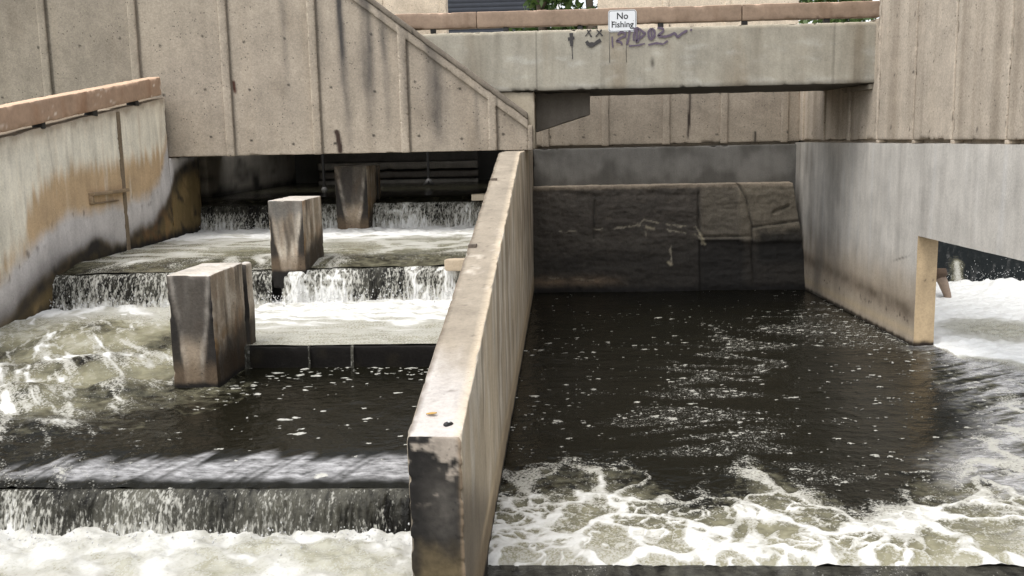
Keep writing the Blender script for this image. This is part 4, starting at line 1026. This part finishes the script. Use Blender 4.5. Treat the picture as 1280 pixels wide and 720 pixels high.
# --- third pool (white, right of the big pier)
nu, nv = 420, 300
X_, Y_ = np.meshgrid(np.linspace(-3.6, -.84, nu), np.linspace(8.95, 11.85, nv), indexing='ij'); x = X_.ravel(); y = Y_.ravel()
bz = ss(9.6, 10.8, y + .4 * fbm(x * 1.6, y * 1.4, 3, 421))
hs = ridge(x * .7 + .4 * fbm(x, y, 2, 422), y * 3.0, 3, 423)
foam = np.clip(.46 + .36 * ss(.25, .8, hs) * ss(8.9, 9.9, y) + .46 * bz + .30 * fbm(x * 4, y * 7, 4, 425), 0, 1.06)
z = 1.0 + .02 * fbm(x * 1.5, y * 3, 3, 427) + bz * (.07 * np.abs(fbm(x * 2.4, y * 2.4, 4, 429)) + .02 * fbm(x * 8, y * 8, 3, 430))
keep = (x > -3.3) | (y > 9.2)
pool('pool_water', x, y, z, foam, np.ones(len(x)) * .9, nu, nv, keep=keep & (y < w3y(x) + .06))

# --- fourth pool above the middle pier
nu, nv = 560, 320
X_, Y_ = np.meshgrid(np.linspace(-6.2, -.84, nu), np.linspace(11.28, 16.4, nv), indexing='ij'); x = X_.ravel(); y = Y_.ravel()
e = y - w3y(x)
bz = ss(14.0, 15.7, y + .45 * fbm(x * 1.1, y * 1.2, 3, 431))
hs = ridge(x * .8 + .6 * fbm(x * .9, y * .9, 3, 432), y * 1.5 + .7 * fbm(x * .8, y * .8, 3, 434), 4, 433)
run = ridge(x * 1.3 + .4 * fbm(x, y, 2, 434), y * .5, 3, 435)
foam = .30 + .52 * ss(.25, .75, hs) * ss(.3, 1.3, e) + .75 * bz + .15 * fbm(x * 3, y * 5, 3, 437)
foam += .55 * ss(.45, .85, run) * (1 - ss(.5, 1.3, e)) * ss(-.3, .2, fbm(x * 1.1, y * .6, 3, 436))
foam -= .22 * (1 - ss(.2, .9, e)) * ss(-.1, .3, fbm(x * 1.3, y * 1.0, 3, 439) + .1)
aer = np.clip(.22 + .66 * ss(.3, 2.2, e) + .3 * fbm(x * 1.1, y * 1.6, 3, 441), .05, 1)
z = 1.47 - .075 * ss(.75, 0., e) ** 1.3 + .02 * fbm(x * 1.5, y * 2.5, 3, 443) + bz * (.10 * np.abs(fbm(x * 2.0, y * 2.0, 4, 445)) + .02 * fbm(x * 7, y * 7, 3, 446))
z += .02 * run * (1 - ss(.3, 1.0, e))
keep = (e > -.03)
pool('pool_water', x, y, z, foam, aer, nu, nv, keep=keep)
zt3 = lambda q: 1.395 + .012 * pn(q * 3, q * 0, 451)
for i, (a0, a1, wh, dk) in enumerate(((-6.15, -3.535, .72, .02), (-3.41, -.84, .76, .0))):
    fall('waterfall', a0, a1, lambda q: w3y(q) - .02 + -.16 * np.exp(-((q + 3.22) / .16) ** 2), zt3, .93, .5, foam_curtain(453 + i * 20, dk, wh, 26, 2.2, .35, ((-1.80, .09, .42), (-1.38, .08, .38), (-2.75, .14, .25), (-2.3, .2, -.25), (-4.6, .2, .25), (-5.4, .3, .12), (-3.2, .2, .15))), 453 + i * 20)

# --- top pool in the shade
nu, nv = 360, 180
X_, Y_ = np.meshgrid(np.linspace(-6.9, -.84, nu), np.linspace(16.30, 23.3, nv), indexing='ij'); x = X_.ravel(); y = Y_.ravel()
z = 1.985 - .09 * ss(16.9, 16.3, y) + .014 * fbm(x * 2, y * 3, 4, 471)
pool('pool_water', x, y, z, .06 + .3 * (1 - ss(16.3, 16.9, y + .2 * fbm(x * 3, y, 2, 473))) * ss(-.1, .4, fbm(x * 6, y * 6, 3, 475)), np.full(len(x), .02), nu, nv)
def f4(xx, t):
    q = foam_curtain(481, -.06, .68, 26, 2.0, .35, ((-2.6, .3, .2), (-1.3, .25, -.2)))(xx, t)
    lft = 1 - ss(-4.3, -3.6, xx)
    return q[0] - lft * .42 * (1 - ss(.42, .58, t + .05 * fbm(xx * 4, t, 2, 483))), q[1]
fall('waterfall', -6.9, -.84, lambda q: 16.30 + 0 * q, lambda q: 1.895 + .01 * pn(q * 4, q * 0, 485), 1.36, .6, f4, 481)

# --- thin skin over the near sill and the tailwater below it
nu, nv = 700, 60
X_, Y_ = np.meshgrid(np.linspace(-.545, 6, nu), np.linspace(0, 1, nv), indexing='ij'); x = X_.ravel(); t = Y_.ravel()
yy = 6.345 - .235 * np.clip(t / .35, 0, 1) - .09 * np.clip((t - .35) / .65, 0, 1) - .02 * fbm(x * 8, t * 2, 3, 491) * ss(.3, .5, t)
zz = -.035 - .008 * fbm(x * 5, t * 3, 2, 493) - .45 * np.clip((t - .33) / .67, 0, 1) ** 1.4
fo = .08 + .6 * fbm(x * 3, t * 2, 4, 495) + .30 * ss(.6, 1, t)
pool('waterfall', x, yy, zz, fo, np.full(len(x), .12), nu, nv, M_FALL)
nu, nv = 500, 220
X_, Y_ = np.meshgrid(np.linspace(-.56, 6, nu), np.linspace(3.0, 6.12, nv), indexing='ij'); x = X_.ravel(); y = Y_.ravel()
la = lace(x, y, 2.2, 497, .10, .8)
pool('pool_water', x, y, -.40 + .03 * fbm(x * 2, y * 2, 4, 499), .25 + .5 * la * ss(5, 5.9, y) + .2 * fbm(x * 4, y * 4, 3, 501), np.full(len(x), .12), nu, nv)

rg = np.random.RandomState(12); C_ = []; Rr_ = []
for x0, x1, yf, zb, n_, up_ in ((-6.1, -.9, lambda q: 5.80 + 0 * q, .38, 700, .10), (-6.1, -.9, lambda q: w3y(q) - .22, 1.02, 700, .14), (-6.4, -.9, lambda q: 16.05 + 0 * q, 1.45, 600, .16), (5.2, 13, lambda q: 17.9 + 0 * q, .15, 900, .30)):
    xx = rg.uniform(x0, x1, n_); C_.append(np.stack([xx, yf(xx) - np.abs(rg.normal(0, .10, n_)), zb + np.abs(rg.normal(0, up_ * .6, n_))], 1)); Rr_.append(rg.uniform(.003, .008, n_) * (1 + .4 * (zb > 1)))
C_ = np.concatenate(C_); Rr_ = np.concatenate(Rr_)
oc = np.array([[1, 0, 0], [-1, 0, 0], [0, 1, 0], [0, -1, 0], [0, 0, 1.3], [0, 0, -1.3]])
of = np.array([[0, 2, 4], [2, 1, 4], [1, 3, 4], [3, 0, 4], [2, 0, 5], [1, 2, 5], [3, 1, 5], [0, 3, 5]])
V = (C_[:, None, :] + oc[None] * Rr_[:, None, None]).reshape(-1, 3); F = (of[None] + 6 * np.arange(len(C_))[:, None, None]).reshape(-1, 3)
tag(mesh('spray', V, F, simple('spray_white', (.55, .55, .54), .4, .05)), 'white droplets of spray thrown up at the foot of the falls', 'spray', kind='stuff')

# ------------------------------------------------------------------ 12 ground, river, banks
def sheet(name, x0, x1, y0, y1, z, mat, zf=None, n=24):
    X_, Y_ = np.meshgrid(np.linspace(x0, x1, n), np.linspace(y0, y1, n), indexing='ij'); x = X_.ravel(); y = Y_.ravel()
    zz = np.full(len(x), float(z)) if zf is None else zf(x, y)
    return tag(mesh(name, np.stack([x, y, zz], 1), quads(n, n), mat), kind='structure')
M_MUD = simple('riverbed_mud', (.06, .05, .035), .9, .3, 2)
M_GRASS = simple('grassy_ground', (.07, .10, .035), .95, .5, 3)
M_PAVE = simple('street_paving', (.34, .32, .29), .9, .15, 2)
sheet('ground', -400, 400, -400, 400, -1.25, M_MUD)
sheet('river', -60, 60, -60, 3.0, -.55, water('tailwater', ripple=.4), lambda x, y: -.55 + 0 * x)
sheet('bank', -60, -6.5, -10, 40, 2.8, M_GRASS, lambda x, y: np.minimum(lw_top(y) - .15, 3.6) + .3 * ss(-7, -20, x) * fbm(x * .1, y * .1, 3, 5))
sheet('street', -80, 80, 19.5, 380, 4.34, M_PAVE)

# ------------------------------------------------------------------ 13 what shows above the footbridge
def bgwall(label, x0, x1, y, z1, ribs):
    o = thing('parapet_wall', label, 'concrete wall', ((x0 + x1) / 2, y, 4.34), 'pale walls beyond the footbridge')
    b = Builder().box((x0, y, 4.30), (x1, y + .3, z1), res=.06, r=.012, fine=('y-',), coarse=.5)
    for r_ in ribs: b.box((r_ - .07, y - .03, 4.30), (r_ + .07, y + .01, z1), res=.06, r=.015, skip='y+')
    b.make('wall_panel', M_AGG, o, paint_ribbed(511, lin(196, 182, 162), (), 'x'), jit=.004)
bgwall('pale concrete wall behind the footbridge rail, next to the dark sided house', -9, -2.50, 22, 8., (-2.58, -4.0, -5.4))
bgwall('pale concrete wall behind the no fishing sign and the footbridge rail', .86, 5.25, 22, 8., (2.35, 3.7))
hs = thing('house', 'house with dark slate blue lap siding beyond the footbridge', 'house', (-5, 41, 4.34))
V = []; F = []; n = 0
M_SIDE = simple('slate_siding', (.055, .062, .078), .7, .25, 3)
for i in range(34):
    z0 = 4.3 + i * .18
    V.append(np.array([[-11, 40.00, z0], [.02, 40.00, z0], [.02, 40.03, z0 + .19], [-11, 40.03, z0 + .19], [-11, 40.05, z0], [.02, 40.05, z0]])); F.append(np.array([[0, 1, 2, 3], [4, 5, 1, 0]]) + n); n += 6
mesh('siding', np.concatenate(V), np.concatenate(F), M_SIDE, hs, smooth=False)
Builder().box((-11, 40.06, 4.3), (.0, 48, 10.4), res=2, r=.02).make('wall', M_DARK, hs)
V = np.array([[-11.5, 39.6, 10.3], [.5, 39.6, 10.3], [.5, 44, 13], [-11.5, 44, 13], [.5, 48.4, 10.3], [-11.5, 48.4, 10.3]])
mesh('roof', V, [[0, 1, 2, 3], [3, 2, 4, 5], [0, 5, 4, 1]], simple('shingles', (.08, .075, .07), .9), hs, smooth=False)
Builder().box((-.12, 39.94, 4.3), (.06, 40.02, 10.4), res=.5, r=.01).make('corner_board', simple('white_trim', (.7, .7, .68)), hs)
po = thing('utility_pole', 'pale grey pole standing among leaves beyond the footbridge', 'pole', (-.18, 33, 4.34))
tube('shaft', [(-.20, 33, 4.3), (-.2, 33, 8), (-.2, 33, 13)], [.13, .12, .10], simple('pale_pole', (.6, .62, .64), .6, .1), po)
tube('cross_arm', [(-1.1, 33, 12.3), (.7, 33, 12.3)], [.06, .06], simple('arm_grey', (.3, .3, .3)), po)

M_LEAF, nt, bs = newmat('leaves')
gi = N(nt, 'ShaderNodeNewGeometry'); rr = N(nt, 'ShaderNodeValToRGB')
nt.links.new(gi.outputs['Random Per Island'], rr.inputs[0])
rr.color_ramp.elements[0].color = (.035, .075, .018, 1); rr.color_ramp.elements[1].color = (.13, .20, .05, 1)
nt.links.new(rr.outputs[0], bs.inputs['Base Color']); bs.inputs['Roughness'].default_value = .5
tr = N(nt, 'ShaderNodeBsdfTranslucent'); nt.links.new(rr.outputs[0], tr.inputs[0])
ad = N(nt, 'ShaderNodeMixShader'); ad.inputs[0].default_value = .45
nt.links.new(bs.outputs[0], ad.inputs[1]); nt.links.new(tr.outputs[0], ad.inputs[2])
nt.links.new(ad.outputs[0], [q for q in nt.nodes if q.type == 'OUTPUT_MATERIAL'][0].inputs[0])
M_BARK = simple('bark', (.09, .07, .05), .95, .4, 12, bump=.6)
def tree(label, x, y, h, cr, seed, nl=2600):
    rg = np.random.RandomState(seed)
    o = thing('tree', label, 'tree', (x, y, 4.34), 'trees beyond the footbridge')
    z0 = 4.3
    tube('trunk', [(x, y, z0), (x + .1, y, z0 + h * .25), (x - .05, y, z0 + h * .5), (x + .05, y, z0 + h * .85)], [.2, .16, .11, .03], M_BARK, o, seed=seed)
    cl = []
    for k in range(16):
        a = rg.rand() * 6.28; zz = z0 + h * (.22 + .7 * rg.rand()); rr_ = cr * (.35 + .6 * rg.rand()) * (1 - .4 * abs((zz - z0) / h - .55))
        c_ = np.array([x + rr_ * math.cos(a), y + rr_ * math.sin(a), zz]); cl.append(c_)
        if k < 8: tube('limb', [(x, y, zz - .5), tuple((np.array([x, y, zz - .2]) + c_) / 2), tuple(c_)], [.06, .045, .015], M_BARK, o, ns=7, seed=k)
    cl = np.array(cl)
    cen = cl[rg.randint(0, len(cl), nl)] + rg.normal(0, cr * .2, (nl, 3))
    a = rg.normal(size=(nl, 3)); a /= np.linalg.norm(a, axis=1, keepdims=True); b_ = np.cross(a, rg.normal(size=(nl, 3))); b_ /= np.linalg.norm(b_, axis=1, keepdims=True)
    L = (.10 + .08 * rg.rand(nl))[:, None]
    V = np.stack([cen - a * L, cen + b_ * L * .45, cen + a * L, cen - b_ * L * .45], 1).reshape(-1, 3)
    mesh('crown', V, np.arange(nl * 4).reshape(-1, 4), M_LEAF, o, smooth=False)
tree('leafy green tree beside the dark sided house, left of the pale pole', -.55, 31, 5.6, 1.0, 5)
tree('leafy green tree right of the pale pole, behind the no fishing sign wall', .95, 30, 5.6, 1.15, 9)
tree('leafy green tree seen over the right end of the footbridge rail', 8.2, 31, 6.5, 1.3, 13)

# ------------------------------------------------------------------ camera, light
f = 1200.; p = math.atan(185 / f); psi = RAD(3.05); rho = .021
Fw = Vector((-math.sin(psi) * math.cos(p), math.cos(psi) * math.cos(p), -math.sin(p)))
R0 = Vector((math.cos(psi), math.sin(psi), 0)); U0 = R0.cross(Fw)
Rr = R0 * math.cos(rho) - U0 * math.sin(rho); Uu = R0 * math.sin(rho) + U0 * math.cos(rho)
cam = bpy.data.cameras.new('camera'); cam.sensor_width = 36; cam.lens = 36 * f / 1280; cam.clip_end = 2000; cam.clip_start = .05
co = bpy.data.objects.new('camera', cam); COL.objects.link(co)
M4 = Matrix((( Rr.x, Uu.x, -Fw.x, 0), (Rr.y, Uu.y, -Fw.y, 0), (Rr.z, Uu.z, -Fw.z, 2.91), (0, 0, 0, 1)))
co.matrix_world = M4; S.camera = co

w = bpy.data.worlds.new('World'); S.world = w; w.use_nodes = True
nt = w.node_tree; bg = nt.nodes['Background']
sky = nt.nodes.new('ShaderNodeTexSky'); sky.sky_type = 'NISHITA'; sky.sun_disc = False
EL = RAD(66); ROT = RAD(216)
sky.sun_elevation = EL; sky.sun_rotation = ROT; sky.dust_density = 3.; sky.air_density = 1.; sky.ozone_density = 1.
hsv = nt.nodes.new('ShaderNodeHueSaturation'); hsv.inputs['Saturation'].default_value = .22
nt.links.new(sky.outputs[0], hsv.inputs['Color']); nt.links.new(hsv.outputs[0], bg.inputs[0]); bg.inputs[1].default_value = .15
sd = Vector((math.sin(ROT) * math.cos(EL), math.cos(ROT) * math.cos(EL), math.sin(EL)))
sl = bpy.data.lights.new('sun', 'SUN'); sl.energy = .6; sl.angle = RAD(30); sl.color = (1, .97, .92)
so = bpy.data.objects.new('sun', sl); COL.objects.link(so); so.rotation_euler = sd.to_track_quat('Z', 'Y').to_euler(); so.location = (0, 0, 30)
S.view_settings.view_transform = 'Standard'; S.view_settings.look = 'None'; S.view_settings.gamma = 1; S.view_settings.exposure = 1.12
S.view_settings.use_curve_mapping = False
S.cycles.use_denoising = True
S.cycles.max_bounces = 6
